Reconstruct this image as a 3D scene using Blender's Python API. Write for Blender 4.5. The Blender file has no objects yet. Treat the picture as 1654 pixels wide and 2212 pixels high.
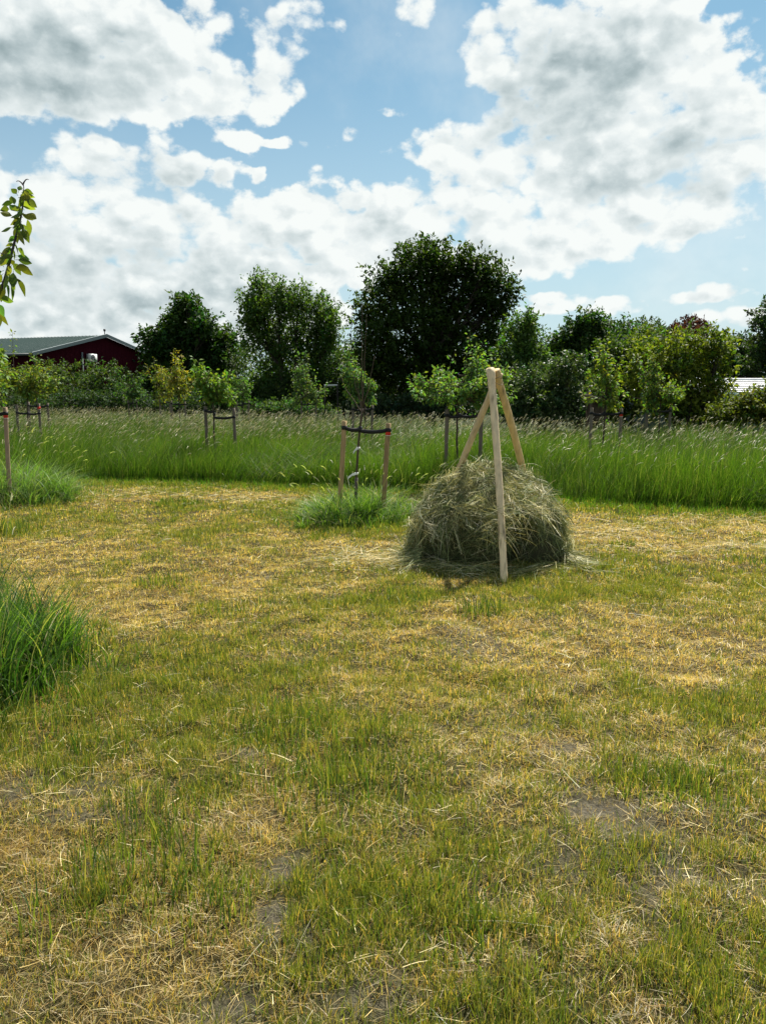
import bpy, math, random
import numpy as np
from mathutils import Vector

# ------------------------------------------------------------------ camera, sky, sun, exposure
scene = bpy.context.scene
COL = scene.collection
PITCH = math.radians(8.9); F = 760.0; EYE = 1.6
cam_d = bpy.data.cameras.new('camera'); cam = bpy.data.objects.new('camera', cam_d); COL.objects.link(cam)
cam.location = (0, 0, EYE); cam.rotation_euler = (math.radians(90) - PITCH, 0, 0)
cam_d.sensor_fit = 'VERTICAL'; cam_d.sensor_height = 24.0; cam_d.lens = 24.0 * F / 1024.0
cam_d.clip_start = 0.05; cam_d.clip_end = 5000
scene.camera = cam
scene.render.resolution_x = 765; scene.render.resolution_y = 1024
scene.view_settings.view_transform = 'Standard'; scene.view_settings.look = 'None'
scene.view_settings.exposure = 1.15; scene.view_settings.gamma = 1.0
SUN_AZ = math.radians(24); SUN_EL = math.radians(54)
SUN_POWER = 5.0
sd = bpy.data.lights.new('sun', 'SUN'); sd.energy = SUN_POWER; sd.angle = math.radians(0.53); sd.color = (1.0, 0.95, 0.86)
sun = bpy.data.objects.new('sun', sd); COL.objects.link(sun)
sdir = Vector((math.sin(SUN_AZ) * math.cos(SUN_EL), math.cos(SUN_AZ) * math.cos(SUN_EL), math.sin(SUN_EL)))
sun.rotation_euler = sdir.to_track_quat('Z', 'Y').to_euler(); sun.location = (20, 40, 60)
scene.cycles.max_bounces = 6; scene.cycles.transmission_bounces = 4; scene.cycles.diffuse_bounces = 4
scene.cycles.glossy_bounces = 2; scene.cycles.transparent_max_bounces = 8
scene.cycles.caustics_reflective = False; scene.cycles.caustics_refractive = False

K = 1024.0 / 2212.0                      # my measuring pixels -> render pixels
cp, sp = math.cos(PITCH), math.sin(PITCH)
def ray(px, py):
    x = (px * K - 382.5) / F; v = -(py * K - 512.0) / F
    return np.array([x, cp + v * sp, -sp + v * cp])
def at(px, py, Y):
    r = ray(px, py); return np.array([0, 0, EYE]) + r * (Y / r[1])
def gnd(px, py, z=0.0):
    r = ray(px, py); return np.array([0, 0, EYE]) + r * ((z - EYE) / r[2])
def span(dpx, Y): return dpx * K / F * Y

def build_world():
    w = bpy.data.worlds.new('World'); scene.world = w; w.use_nodes = True
    nt = w.node_tree; N = nt.nodes; L = nt.links; N.clear()
    def nd(t, **k):
        n = N.new(t)
        for a, b in k.items(): setattr(n, a, b)
        return n
    def inp(n, i, v):
        if isinstance(v, (int, float, tuple)): n.inputs[i].default_value = v
        else: L.new(v, n.inputs[i])
    def m(op, a, b=None, c=None, clamp=False):
        n = nd('ShaderNodeMath', operation=op); n.use_clamp = clamp
        inp(n, 0, a)
        if b is not None: inp(n, 1, b)
        if c is not None: inp(n, 2, c)
        return n.outputs[0]
    def mr(v, a, b, c, d, kind='SMOOTHSTEP'):
        n = nd('ShaderNodeMapRange', interpolation_type=kind)
        for i, x in enumerate((v, a, b, c, d)): inp(n, i, x)
        return n.outputs[0]
    def mix(f, a, b):
        n = nd('ShaderNodeMix', data_type='RGBA'); inp(n, 0, f); inp(n, 6, a); inp(n, 7, b); return n.outputs[2]
    def noise(vec, scale, detail=8, rough=0.55, dist=0.0):
        n = nd('ShaderNodeTexNoise'); inp(n, 'Vector', vec); inp(n, 'Scale', scale); inp(n, 'Detail', detail)
        inp(n, 'Roughness', rough); inp(n, 'Distortion', dist); return n
    tc = nd('ShaderNodeTexCoord'); d = tc.outputs['Generated']
    nrm = nd('ShaderNodeVectorMath', operation='NORMALIZE'); inp(nrm, 0, d); d = nrm.outputs[0]
    sx = nd('ShaderNodeSeparateXYZ'); inp(sx, 0, d)
    az = m('ARCTAN2', sx.outputs[0], sx.outputs[1]); el = m('ARCSINE', sx.outputs[2])
    ae = nd('ShaderNodeCombineXYZ'); inp(ae, 0, az); inp(ae, 1, el); ae = ae.outputs[0]
    # edges of the cloud masses are broken up by displacing the lookup with noise
    wn = noise(d, 9.0, 4, 0.6)
    wv = nd('ShaderNodeVectorMath', operation='MULTIPLY_ADD'); inp(wv, 0, wn.outputs['Color']); inp(wv, 1, (0.07, 0.05, 0)); inp(wv, 2, ae)
    off = nd('ShaderNodeVectorMath', operation='SUBTRACT'); inp(off, 0, wv.outputs[0]); inp(off, 1, (0.035, 0.025, 0)); aew = off.outputs[0]
    def bump(cx, cy, rx, ry, amp=1.0, src=aew):
        r = ray(cx, cy); r = r / np.linalg.norm(r)
        a0 = math.atan2(r[0], r[1]); e0 = math.asin(r[2])
        s = nd('ShaderNodeVectorMath', operation='SUBTRACT'); inp(s, 0, src); inp(s, 1, (a0, e0, 0))
        q = nd('ShaderNodeVectorMath', operation='MULTIPLY'); inp(q, 0, s.outputs[0]); inp(q, 1, (1 / (rx * K / F), 1 / (ry * K / F), 0))
        l = nd('ShaderNodeVectorMath', operation='LENGTH'); inp(l, 0, q.outputs[0])
        return mr(l.outputs['Value'], 0.30, 1.40, amp, 0.0)
    def total(lst, src=aew, cap=1.25):
        t = None
        for b in lst:
            v = bump(*b, src=src) if len(b) == 4 else bump(*b[:4], amp=b[4], src=src)
            t = v if t is None else m('ADD', t, v)
        return m('MINIMUM', t, cap)
    masses = [(110, 85, 310, 135), (300, 130, 150, 100), (-60, 170, 180, 70), (480, 215, 170, 52, .9), (600, 190, 60, 50, .7), (620, 70, 70, 100, .62), (520, 30, 110, 40, .5),
              (300, 350, 180, 42, .9), (190, 330, 60, 40, .6), (60, 445, 190, 66), (270, 490, 240, 95), (-150, 460, 160, 110),
              (150, 640, 460, 110), (520, 600, 280, 120), (690, 470, 160, 62), (880, 430, 110, 50, .85), (930, 540, 260, 80),
              (1230, 190, 230, 150), (1110, 90, 120, 80), (1380, 50, 110, 80, .9), (1500, 200, 120, 90, .9), (950, 320, 110, 40, .8), (1590, 280, 60, 50, .6),
              (1330, 340, 270, 110), (1500, 460, 130, 50, .9), (1230, 500, 260, 70), (1080, 420, 170, 80),
              (120, 705, 460, 60, .9), (560, 680, 160, 50, .5), (885, 35, 50, 50, .7), (550, 388, 32, 16, .7), (850, 235, 60, 10, .62), (755, 290, 30, 22, .55), (520, 310, 60, 18, .65), (590, 318, 30, 12, .6), (470, 390, 30, 20, .6),
              (1290, 655, 200, 20, .75), (1540, 640, 90, 22, .75), (1600, 685, 90, 20, .7), (1180, 635, 60, 10, .6), (1630, 340, 50, 60, .6), (1500, 0, 90, 20, .6), (1500, 90, 50, 40, .6)]
    M = m('MINIMUM', m('MULTIPLY_ADD', total(masses), 1.12, 0.13), 1.32)
    greys = [(110, 140, 210, 100), (350, 390, 120, 45, .7), (120, 560, 300, 60, .6), (1190, 200, 150, 110), (1340, 110, 120, 60, .8),
             (1400, 360, 180, 50, .75), (1480, 260, 70, 50, .5), (560, 610, 200, 60, .5), (1000, 540, 160, 40, .45), (300, 640, 260, 40, .4), (800, 480, 90, 30, .35), (210, 690, 420, 40, .5)]
    G = total(greys, aew, 1.0)
    def puffs(vec):
        wq = nd('ShaderNodeVectorMath', operation='MULTIPLY_ADD'); inp(wq, 0, wn.outputs['Color']); inp(wq, 1, (.05, .05, .05)); inp(wq, 2, vec); a2 = wq.outputs[0]
        a = noise(vec, 10.0, 10, 0.66)
        v = nd('ShaderNodeTexVoronoi', feature='F1'); inp(v, 'Vector', a2); inp(v, 'Scale', 24.0); inp(v, 'Detail', 1.0); inp(v, 'Roughness', 0.5)
        return m('SUBTRACT', m('MULTIPLY', a.outputs[0], 1.0), m('MULTIPLY', m('SUBTRACT', v.outputs['Distance'], 0.5), 0.40))
    fl = nd('ShaderNodeVectorMath', operation='MULTIPLY'); inp(fl, 0, d); inp(fl, 1, (1.0, 1.0, 1.45)); df = fl.outputs[0]
    n1 = puffs(df)
    up = nd('ShaderNodeVectorMath', operation='ADD'); inp(up, 0, df); inp(up, 1, tuple(0.022 * c for c in (0.35, 0.0, 1.0)))
    n2 = puffs(up.outputs[0])
    # sky outside the photographed part: scattered cloud
    nb = noise(d, 2.2, 3, 0.5)
    out_e = mr(el, 0.47, 0.60, 0.0, 1.0); out_a = mr(m('ABSOLUTE', az), 0.56, 0.75, 0.0, 1.0)
    bg = m('MULTIPLY', m('MAXIMUM', out_e, out_a), mr(nb.outputs[0], 0.42, 0.62, 0.0, 0.9))
    Mt = m('MINIMUM', m('ADD', M, bg), 1.4)
    D = m('ADD', Mt, m('MULTIPLY', m('SUBTRACT', n1, 0.5), 2.5))
    nv = noise(d, 3.3, 6, 0.6)
    alpha = mr(D, 0.30, m('MULTIPLY_ADD', nv.outputs[0], 1.2, 0.17), 0.0, 1.0)
    wisp = m('MULTIPLY', mr(nv.outputs[0], 0.48, 0.75, 0.0, 0.35), 1.0)
    alpha = m('MAXIMUM', alpha, wisp)
    relief = m('MULTIPLY', m('SUBTRACT', n1, n2), 1.9)
    thick = mr(m('MULTIPLY_ADD', D, 0.35, m('MULTIPLY', Mt, 0.65)), 0.6, 1.7, 0.0, 1.0)
    n3 = noise(d, 13.0, 6, 0.6)
    shade = m('ADD', m('MULTIPLY', G, 0.66), m('MULTIPLY', thick, 0.22))
    shade = m('ADD', shade, m('MULTIPLY', m('SUBTRACT', n3.outputs[0], 0.5), 0.18))
    shade = m('SUBTRACT', shade, relief)
    shade = m('MULTIPLY', mr(shade, 0.0, 1.22, 0.0, 1.0, 'LINEAR'), mr(D, 0.55, 1.20, 0.40, 1.0))
    ramp = nd('ShaderNodeValToRGB'); inp(ramp, 0, shade)
    cr = ramp.color_ramp; cr.elements[0].position = 0.0; cr.elements[0].color = (0.95, 0.99, 0.97, 1)
    cr.elements[1].position = 1.0; cr.elements[1].color = (0.33, 0.42, 0.44, 1)
    e = cr.elements.new(0.15); e.color = (0.84, 0.90, 0.90, 1); e = cr.elements.new(0.4); e.color = (0.66, 0.74, 0.75, 1)
    e = cr.elements.new(0.7); e.color = (0.48, 0.57, 0.59, 1)
    cl = nd('ShaderNodeVectorMath', operation='SCALE'); inp(cl, 0, ramp.outputs[0]); inp(cl, 'Scale', 8.9)
    sky = nd('ShaderNodeTexSky', sky_type='NISHITA', sun_disc=False, sun_elevation=SUN_EL, sun_rotation=SUN_AZ,
             air_density=1.0, dust_density=0.6, ozone_density=1.4)
    tint = nd('ShaderNodeMix', data_type='RGBA', blend_type='MULTIPLY'); inp(tint, 0, 1.0); inp(tint, 6, sky.outputs[0]); inp(tint, 7, SKY_TINT)
    hazef = mr(el, 0.0, 0.40, 0.95, 0.0, 'LINEAR')
    blue = mix(hazef, tint.outputs[2], (5.6, 6.8, 7.5, 1))
    colr = mix(alpha, blue, cl.outputs[0])
    bgn = nd('ShaderNodeBackground'); inp(bgn, 0, colr); inp(bgn, 1, 0.05)
    o = nd('ShaderNodeOutputWorld'); L.new(bgn.outputs[0], o.inputs[0])
    w.cycles.sampling_method = 'MANUAL'; w.cycles.sample_map_resolution = 512
SKY_TINT = (0.72, 0.99, 0.93, 1)
build_world()

# ------------------------------------------------------------------ numpy helpers
rng = np.random.default_rng(7); random.seed(7)
def _hash(ix, iy, s):
    h = (ix.astype(np.int64) * 374761393 + iy.astype(np.int64) * 668265263 + s * 974634777) & 0x7fffffff
    h = ((h ^ (h >> 13)) * 1274126177) & 0x7fffffff
    return ((h ^ (h >> 16)) & 0xffff) / 65535.0
def vnoise(x, y, s=0):
    x = np.asarray(x, float); y = np.asarray(y, float)
    ix = np.floor(x).astype(np.int64); iy = np.floor(y).astype(np.int64); fx = x - ix; fy = y - iy
    fx = fx * fx * (3 - 2 * fx); fy = fy * fy * (3 - 2 * fy)
    a = _hash(ix, iy, s); b = _hash(ix + 1, iy, s); c = _hash(ix, iy + 1, s); d = _hash(ix + 1, iy + 1, s)
    return (a * (1 - fx) + b * fx) * (1 - fy) + (c * (1 - fx) + d * fx) * fy
def fbm(x, y, s=0, o=4):
    t = 0; a = 0.5; n = 0
    for k in range(o):
        t = t + a * vnoise(x * 2 ** k, y * 2 ** k, s + k * 17); n += a; a *= 0.5
    return t / n
def height(x, y):
    x = np.asarray(x, float); y = np.asarray(y, float)
    near = np.exp(-(y / 25.0) ** 2)
    return near * ((fbm(x * 1.1, y * 1.1, 5, 3) - 0.5) * 0.05 + (fbm(x * 6, y * 6, 9, 3) - 0.5) * 0.075)

class MB:
    """collects vertices, quads and per-vertex colours; build() links them as ONE mesh object"""
    def __init__(s): s.v = []; s.f = []; s.c = []; s.n = 0
    def add(s, v, f, c):
        v = np.asarray(v, np.float32).reshape(-1, 3); f = np.asarray(f, np.int32).reshape(-1, 4)
        c = np.asarray(c, np.float32)
        if c.ndim == 1: c = np.tile(c, (len(v), 1))
        s.v.append(v); s.f.append(f + s.n); s.c.append(c[:, :3]); s.n += len(v)
    def build(s, name, mat, parent=None, base=(0, 0, 0), smooth=False):
        v = np.concatenate(s.v) - np.asarray(base, np.float32); f = np.concatenate(s.f); c = np.concatenate(s.c)
        me = bpy.data.meshes.new(name); nv = len(v); nf = len(f)
        me.vertices.add(nv); me.vertices.foreach_set('co', v.ravel())
        tri = f[:, 3] == f[:, 2]
        if tri.any():
            ln = np.where(tri, 3, 4).astype(np.int32); st = np.concatenate([[0], np.cumsum(ln)[:-1]]).astype(np.int32)
            mask = np.ones((nf, 4), bool); mask[tri, 3] = False; li = f[mask]
        else:
            st = np.arange(nf, dtype=np.int32) * 4; li = f.ravel()
        me.loops.add(len(li)); me.loops.foreach_set('vertex_index', li.astype(np.int32))
        me.polygons.add(nf); me.polygons.foreach_set('loop_start', st)
        if smooth: me.polygons.foreach_set('use_smooth', np.ones(nf, bool))
        me.update(calc_edges=True)
        at_ = me.color_attributes.new('tone', 'FLOAT_COLOR', 'POINT')
        rgba = np.ones((nv, 4), np.float32); rgba[:, :3] = c; at_.data.foreach_set('color', rgba.ravel())
        me.materials.append(mat)
        o = bpy.data.objects.new(name, me); COL.objects.link(o)
        if parent: o.parent = parent
        else: o.location = base
        return o
def tag(o, label=None, cat=None, group=None, kind=None):
    for k, v in (('label', label), ('category', cat), ('group', group), ('kind', kind)):
        if v: o[k] = v
    return o
def empty(name, loc):
    o = bpy.data.objects.new(name, None); COL.objects.link(o); o.location = loc; o.empty_display_size = 0.2; return o

def tube(mb, pts, rad, col, n=7, wob=0.0, cap=True):
    P = np.asarray(pts, float); R = np.broadcast_to(np.asarray(rad, float), (len(P),))
    T = np.gradient(P, axis=0); T /= np.linalg.norm(T, axis=1, keepdims=True) + 1e-9
    ref = np.array([0, 0, 1.0]) if abs(T[0, 2]) < 0.9 else np.array([0, 1.0, 0])
    A = np.cross(T, ref); A /= np.linalg.norm(A, axis=1, keepdims=True) + 1e-9; B = np.cross(T, A)
    th = np.arange(n) / n * 2 * math.pi
    rr = R[:, None] * (1 + wob * (rng.random((len(P), n)) - 0.5))
    V = P[:, None] + rr[..., None] * (A[:, None] * np.cos(th)[None, :, None] + B[:, None] * np.sin(th)[None, :, None])
    i = np.arange(len(P) - 1)[:, None] * n; j = np.arange(n)[None]; k = (j + 1) % n
    Fq = np.stack([i + j, i + k, i + n + k, i + n + j], -1).reshape(-1, 4)
    V = V.reshape(-1, 3)
    if cap:
        V = np.vstack([V, P[0], P[-1]]); c0 = len(V) - 2; c1 = len(V) - 1; jj = np.arange(n); kk = (jj + 1) % n; b = (len(P) - 1) * n
        Fq = np.vstack([Fq, np.stack([kk, jj, np.full(n, c0), np.full(n, c0)], -1), np.stack([b + jj, b + kk, np.full(n, c1), np.full(n, c1)], -1)])
    mb.add(V, Fq, col)
def curve(p0, p1, sag=(0, 0, 0), n=8, jit=0.0):
    p0 = np.asarray(p0, float); p1 = np.asarray(p1, float); t = np.linspace(0, 1, n)[:, None]
    q = p0 * (1 - t) + p1 * t + np.asarray(sag, float) * (4 * t * (1 - t))
    if jit: q[1:-1] += (rng.random((n - 2, 3)) - 0.5) * jit
    return q
def box(mb, lo, hi, col, X=(1, 0, 0), Yv=(0, 1, 0), O=(0, 0, 0)):
    X = np.asarray(X, float); Yv = np.asarray(Yv, float); O = np.asarray(O, float); Z = np.array([0, 0, 1.0])
    v = [O + X * (hi[0] if a else lo[0]) + Yv * (hi[1] if b else lo[1]) + Z * (hi[2] if c else lo[2]) for c in (0, 1) for b in (0, 1) for a in (0, 1)]
    mb.add(v, [[0, 2, 3, 1], [4, 5, 7, 6], [0, 1, 5, 4], [2, 6, 7, 3], [0, 4, 6, 2], [1, 3, 7, 5]], col)

def blades(mb, P, H, W, az, lean, col, segs=3, tip=None, power=2.0, face=None, tipw=0.12, sink=0.01):
    """grass blades: P (n,3) feet, H height, W width, az direction of lean, lean 0..1.5"""
    n = len(P); t = np.linspace(0, 1, segs + 1)[None, :]
    H = np.broadcast_to(H, (n,))[:, None]; W = np.broadcast_to(W, (n,))[:, None]; lean = np.broadcast_to(lean, (n,))[:, None]
    if face is None: face = rng.random(n) * math.pi
    hx = np.cos(az)[:, None]; hy = np.sin(az)[:, None]
    off = H * lean * t ** power; z = H * (t / np.sqrt(1 + (lean * t) ** 2)) - sink
    cx = P[:, 0:1] + hx * off; cy = P[:, 1:2] + hy * off; cz = P[:, 2:3] + z
    w = W * 0.5 * (1 - (1 - tipw) * t ** 1.6); fx = np.cos(face)[:, None] * w; fy = np.sin(face)[:, None] * w
    a = np.stack([cx - fx, cy - fy, cz], -1); b = np.stack([cx + fx, cy + fy, cz], -1)
    V = np.stack([a, b], 2).reshape(n, -1, 3)
    s = np.arange(segs)[None] * 2; base = np.arange(n)[:, None] * (2 * (segs + 1))
    q = np.stack([base + s, base + s + 1, base + s + 3, base + s + 2], -1).reshape(-1, 4)
    c = np.asarray(col, float)
    if c.ndim == 1: c = np.tile(c, (n, 1))
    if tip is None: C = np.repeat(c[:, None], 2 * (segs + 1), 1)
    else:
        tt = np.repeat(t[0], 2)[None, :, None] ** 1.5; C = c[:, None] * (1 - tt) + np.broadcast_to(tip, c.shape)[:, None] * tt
    mb.add(V.reshape(-1, 3), q, C.reshape(-1, 3))
def ribbons(mb, P, D, L, W, col, droop=0.3, segs=3, bend=0.3):
    """loose stalks: P start, D unit direction, drooping under gravity and bending sideways"""
    n = len(P); t = np.linspace(0, 1, segs + 1)[None, :, None]
    L = np.broadcast_to(L, (n,))[:, None, None]
    S = np.cross(D, rng.normal(size=(n, 3))); S /= np.linalg.norm(S, axis=1, keepdims=True) + 1e-9
    bd = rng.normal(0, bend, (n, 1, 1))
    c = P[:, None] + D[:, None] * L * t + np.array([0, 0, -1.0]) * (np.broadcast_to(droop, (n,))[:, None, None] * L * t ** 2) + np.cross(D, S)[:, None] * L * t ** 2 * bd
    w = np.broadcast_to(W, (n,))[:, None, None] * 0.5 * (1 - 0.6 * t ** 2)
    V = np.stack([c - S[:, None] * w, c + S[:, None] * w], 2).reshape(n, -1, 3)
    s = np.arange(segs)[None] * 2; base = np.arange(n)[:, None] * (2 * (segs + 1))
    q = np.stack([base + s, base + s + 1, base + s + 3, base + s + 2], -1).reshape(-1, 4)
    cc = np.asarray(col, float)
    if cc.ndim == 1: cc = np.tile(cc, (n, 1))
    mb.add(V.reshape(-1, 3), q, np.repeat(cc, 2 * (segs + 1), 0))
def leaves(mb, P, D, L, Wr, col, cup=0.15):
    """leaf blades (two quads folded on the midrib): P stalk end, D direction"""
    n = len(P); D = D / (np.linalg.norm(D, axis=1, keepdims=True) + 1e-9); L = np.broadcast_to(L, (n,))[:, None]
    R = rng.normal(size=(n, 3)); R[:, 2] *= 0.35
    S = np.cross(D, R + np.array([0, 0, 1.3])); S /= np.linalg.norm(S, axis=1, keepdims=True) + 1e-9
    Nn = np.cross(S, D); w = L * Wr * 0.5
    b = P; tp = P + D * L - Nn * L * 0.10; m1 = P + D * L * 0.5 - Nn * L * cup * 0.4
    l = P + D * L * 0.45 + S * w + Nn * L * cup * 0.5; r = P + D * L * 0.45 - S * w + Nn * L * cup * 0.5
    V = np.stack([b, l, tp, r], 1)
    base = np.arange(n)[:, None] * 4
    q = (base + np.array([[0, 1, 2, 3]])).reshape(-1, 4)
    mb.add(V.reshape(-1, 3), q, np.repeat(col, 4, 0))
def vary(base, n, amt=0.25, yel=0.15):
    c = np.tile(np.asarray(base, float), (n, 1)); k = 1 + rng.normal(0, amt, (n, 1)); k = np.clip(k, 0.45, 1.9); c = c * k
    y = np.clip(rng.normal(0, yel, (n,)), -0.3, 0.6); c[:, 0] *= 1 + y * 1.4; c[:, 2] *= 1 - y * 0.5
    return np.clip(c, 0.004, 0.9)

# ------------------------------------------------------------------ materials
def new_mat(name):
    m = bpy.data.materials.new(name); m.use_nodes = True; nt = m.node_tree; nt.nodes.clear(); return m, nt
def leaf_mat(name, trans=0.4, rough=0.5, spec=0.4, tint=(1.35, 1.25, 0.45), bright=1.0):
    m, nt = new_mat(name); N = nt.nodes; L = nt.links
    a = N.new('ShaderNodeAttribute'); a.attribute_name = 'tone'
    p = N.new('ShaderNodeBsdfPrincipled'); L.new(a.outputs['Color'], p.inputs['Base Color'])
    p.inputs['Roughness'].default_value = rough; p.inputs['Specular IOR Level'].default_value = spec
    t = N.new('ShaderNodeBsdfTranslucent'); mx = N.new('ShaderNodeMix'); mx.data_type = 'RGBA'; mx.blend_type = 'MULTIPLY'
    mx.inputs[0].default_value = 1; L.new(a.outputs['Color'], mx.inputs[6]); mx.inputs[7].default_value = (*[x * bright for x in tint], 1)
    L.new(mx.outputs[2], t.inputs['Color'])
    s = N.new('ShaderNodeMixShader'); s.inputs[0].default_value = trans
    L.new(p.outputs[0], s.inputs[1]); L.new(t.outputs[0], s.inputs[2])
    o = N.new('ShaderNodeOutputMaterial'); L.new(s.outputs[0], o.inputs[0]); return m
def solid_mat(name, rough=0.7, bump=0.0, scale=30, stretch=(1, 1, 1), dark=0.5, spec=0.3, attr=True, color=None, metal=0.0):
    """colour from the mesh times a grain pattern, with matching bump"""
    m, nt = new_mat(name); N = nt.nodes; L = nt.links
    a = N.new('ShaderNodeAttribute'); a.attribute_name = 'tone'
    tc = N.new('ShaderNodeTexCoord'); mp = N.new('ShaderNodeMapping'); mp.inputs['Scale'].default_value = stretch
    L.new(tc.outputs['Object'], mp.inputs[0])
    n = N.new('ShaderNodeTexNoise'); n.inputs['Scale'].default_value = scale; n.inputs['Detail'].default_value = 8; n.inputs['Roughness'].default_value = 0.65
    L.new(mp.outputs[0], n.inputs['Vector'])
    r = N.new('ShaderNodeMapRange'); r.inputs[1].default_value = 0.3; r.inputs[2].default_value = 0.7; r.inputs[3].default_value = dark; r.inputs[4].default_value = 1.15
    L.new(n.outputs[0], r.inputs[0])
    v = N.new('ShaderNodeVectorMath'); v.operation = 'SCALE'; L.new(a.outputs['Color'], v.inputs[0]); L.new(r.outputs[0], v.inputs['Scale'])
    p = N.new('ShaderNodeBsdfPrincipled'); L.new(v.outputs[0], p.inputs['Base Color'])
    p.inputs['Roughness'].default_value = rough; p.inputs['Specular IOR Level'].default_value = spec; p.inputs['Metallic'].default_value = metal
    if bump:
        b = N.new('ShaderNodeBump'); b.inputs['Strength'].default_value = bump; b.inputs['Distance'].default_value = 0.01
        L.new(n.outputs[0], b.inputs['Height']); L.new(b.outputs[0], p.inputs['Normal'])
    o = N.new('ShaderNodeOutputMaterial'); L.new(p.outputs[0], o.inputs[0]); return m
def ground_mat():
    m, nt = new_mat('soil and thatch'); N = nt.nodes; L = nt.links
    a = N.new('ShaderNodeAttribute'); a.attribute_name = 'tone'
    tc = N.new('ShaderNodeTexCoord')
    def nz(sc, det=8, rg=0.65):
        n = N.new('ShaderNodeTexNoise'); n.inputs['Scale'].default_value = sc; n.inputs['Detail'].default_value = det; n.inputs['Roughness'].default_value = rg
        L.new(tc.outputs['Object'], n.inputs['Vector']); return n
    n1 = nz(45); n2 = nz(7, 6); n3 = nz(160, 4)
    r = N.new('ShaderNodeMapRange'); r.inputs[1].default_value = 0.35; r.inputs[2].default_value = 0.68; r.inputs[3].default_value = 0.45; r.inputs[4].default_value = 1.3
    L.new(n1.outputs[0], r.inputs[0])
    v = N.new('ShaderNodeVectorMath'); v.operation = 'SCALE'; L.new(a.outputs['Color'], v.inputs[0]); L.new(r.outputs[0], v.inputs['Scale'])
    r2 = N.new('ShaderNodeMapRange'); r2.inputs[1].default_value = 0.35; r2.inputs[2].default_value = 0.65; r2.inputs[3].default_value = 0.75; r2.inputs[4].default_value = 1.15
    L.new(n2.outputs[0], r2.inputs[0])
    v2 = N.new('ShaderNodeVectorMath'); v2.operation = 'SCALE'; L.new(v.outputs[0], v2.inputs[0]); L.new(r2.outputs[0], v2.inputs['Scale'])
    p = N.new('ShaderNodeBsdfPrincipled'); p.inputs['Roughness'].default_value = 0.95; p.inputs['Specular IOR Level'].default_value = 0.1
    L.new(v2.outputs[0], p.inputs['Base Color'])
    ad = N.new('ShaderNodeMath'); ad.operation = 'ADD'; L.new(n1.outputs[0], ad.inputs[0]); L.new(n3.outputs[0], ad.inputs[1])
    b = N.new('ShaderNodeBump'); b.inputs['Strength'].default_value = 1.0; b.inputs['Distance'].default_value = 0.02
    L.new(ad.outputs[0], b.inputs['Height']); L.new(b.outputs[0], p.inputs['Normal'])
    o = N.new('ShaderNodeOutputMaterial'); L.new(p.outputs[0], o.inputs[0]); return m
M_GRASS = leaf_mat('grass blade', 0.45, 0.42, 0.35, (1.45, 1.3, 0.42))
M_TALL = leaf_mat('tall grass blade', 0.38, 0.5, 0.2, (1.1, 1.45, 0.3))
M_HAY = leaf_mat('hay stalk', 0.14, 0.6, 0.35, (1.2, 1.1, 0.6))
M_LEAF = leaf_mat('leaf', 0.40, 0.6, 0.18, (1.4, 1.5, 0.4))
M_GLOSSLEAF = leaf_mat('glossy leaf', 0.34, 0.5, 0.28, (1.3, 1.4, 0.5))
M_BARK = solid_mat('bark', 0.9, 0.8, 14, (1, 1, 0.3), 0.45, 0.15)
M_WOOD = solid_mat('peeled wood', 0.75, 0.5, 22, (1, 1, 0.12), 0.72, 0.25)
M_STAKE = solid_mat('sawn stake wood', 0.85, 0.3, 40, (1, 1, 0.1), 0.65, 0.2)
M_RUBBER = solid_mat('black rubber', 0.6, 0.1, 60, (1, 1, 1), 0.8, 0.3)
M_PLASTIC = solid_mat('painted metal', 0.45, 0.05, 8, (1, 1, 1), 0.85, 0.4)
M_PAINT = solid_mat('weathered coating', 0.7, 0.1, 50, (1, 1, 1), 0.7, 0.2)
M_CLAD = solid_mat('matt cladding', 0.95, 0.03, 5, (1, 1, 1), 0.9, 0.03)
M_GROUND = ground_mat()

# ------------------------------------------------------------------ lie of the land
EDGE = [gnd(-200, 1030), gnd(150, 1036), gnd(420, 1041), gnd(700, 1052), gnd(920, 1062), gnd(1230, 1086), gnd(1654, 1106), gnd(1900, 1118)]
EX = np.array([p[0] for p in EDGE]); EY = np.array([p[1] for p in EDGE])
def edge_y(x): return np.interp(x, EX, EY)               # front of the uncut grass
def back_y(x): return 25.8 - 0.709 * np.asarray(x)       # foot of the bushes behind the field
def px_of(X, Y, Z=0.0):
    """measuring pixel of a ground point"""
    dz = Z - EYE; f = Y * cp - dz * sp; u = Y * sp + dz * cp
    return (X / f * F + 382.5) / K, (512 - u / f * F) / K
greenP = [(700, 1620, 170, 90, 1.0), (560, 1440, 260, 45, .45), (250, 1480, 160, 40, .6), (1500, 1560, 190, 60, .9), (1450, 1690, 160, 45, 1.0), (350, 1770, 120, 45, .7), (270, 1920, 110, 60, .7),
          (830, 1300, 90, 18, .8), (460, 1290, 60, 12, .5), (1250, 1290, 160, 22, .9), (360, 1100, 60, 12, .8), (130, 1150, 150, 18, .45), (150, 1640, 220, 60, .55), (1020, 1560, 160, 60, .5), (900, 1780, 160, 60, .5),
          (1600, 1500, 120, 40, .6), (1560, 1195, 60, 10, .6), (700, 1150, 100, 14, .5), (550, 1115, 60, 8, .6), (1040, 1325, 50, 12, .9), (1150, 1450, 160, 40, .35), (1000, 1950, 140, 60, .35), (330, 2100, 150, 60, .4), (1250, 1960, 100, 60, .4)]
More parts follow.
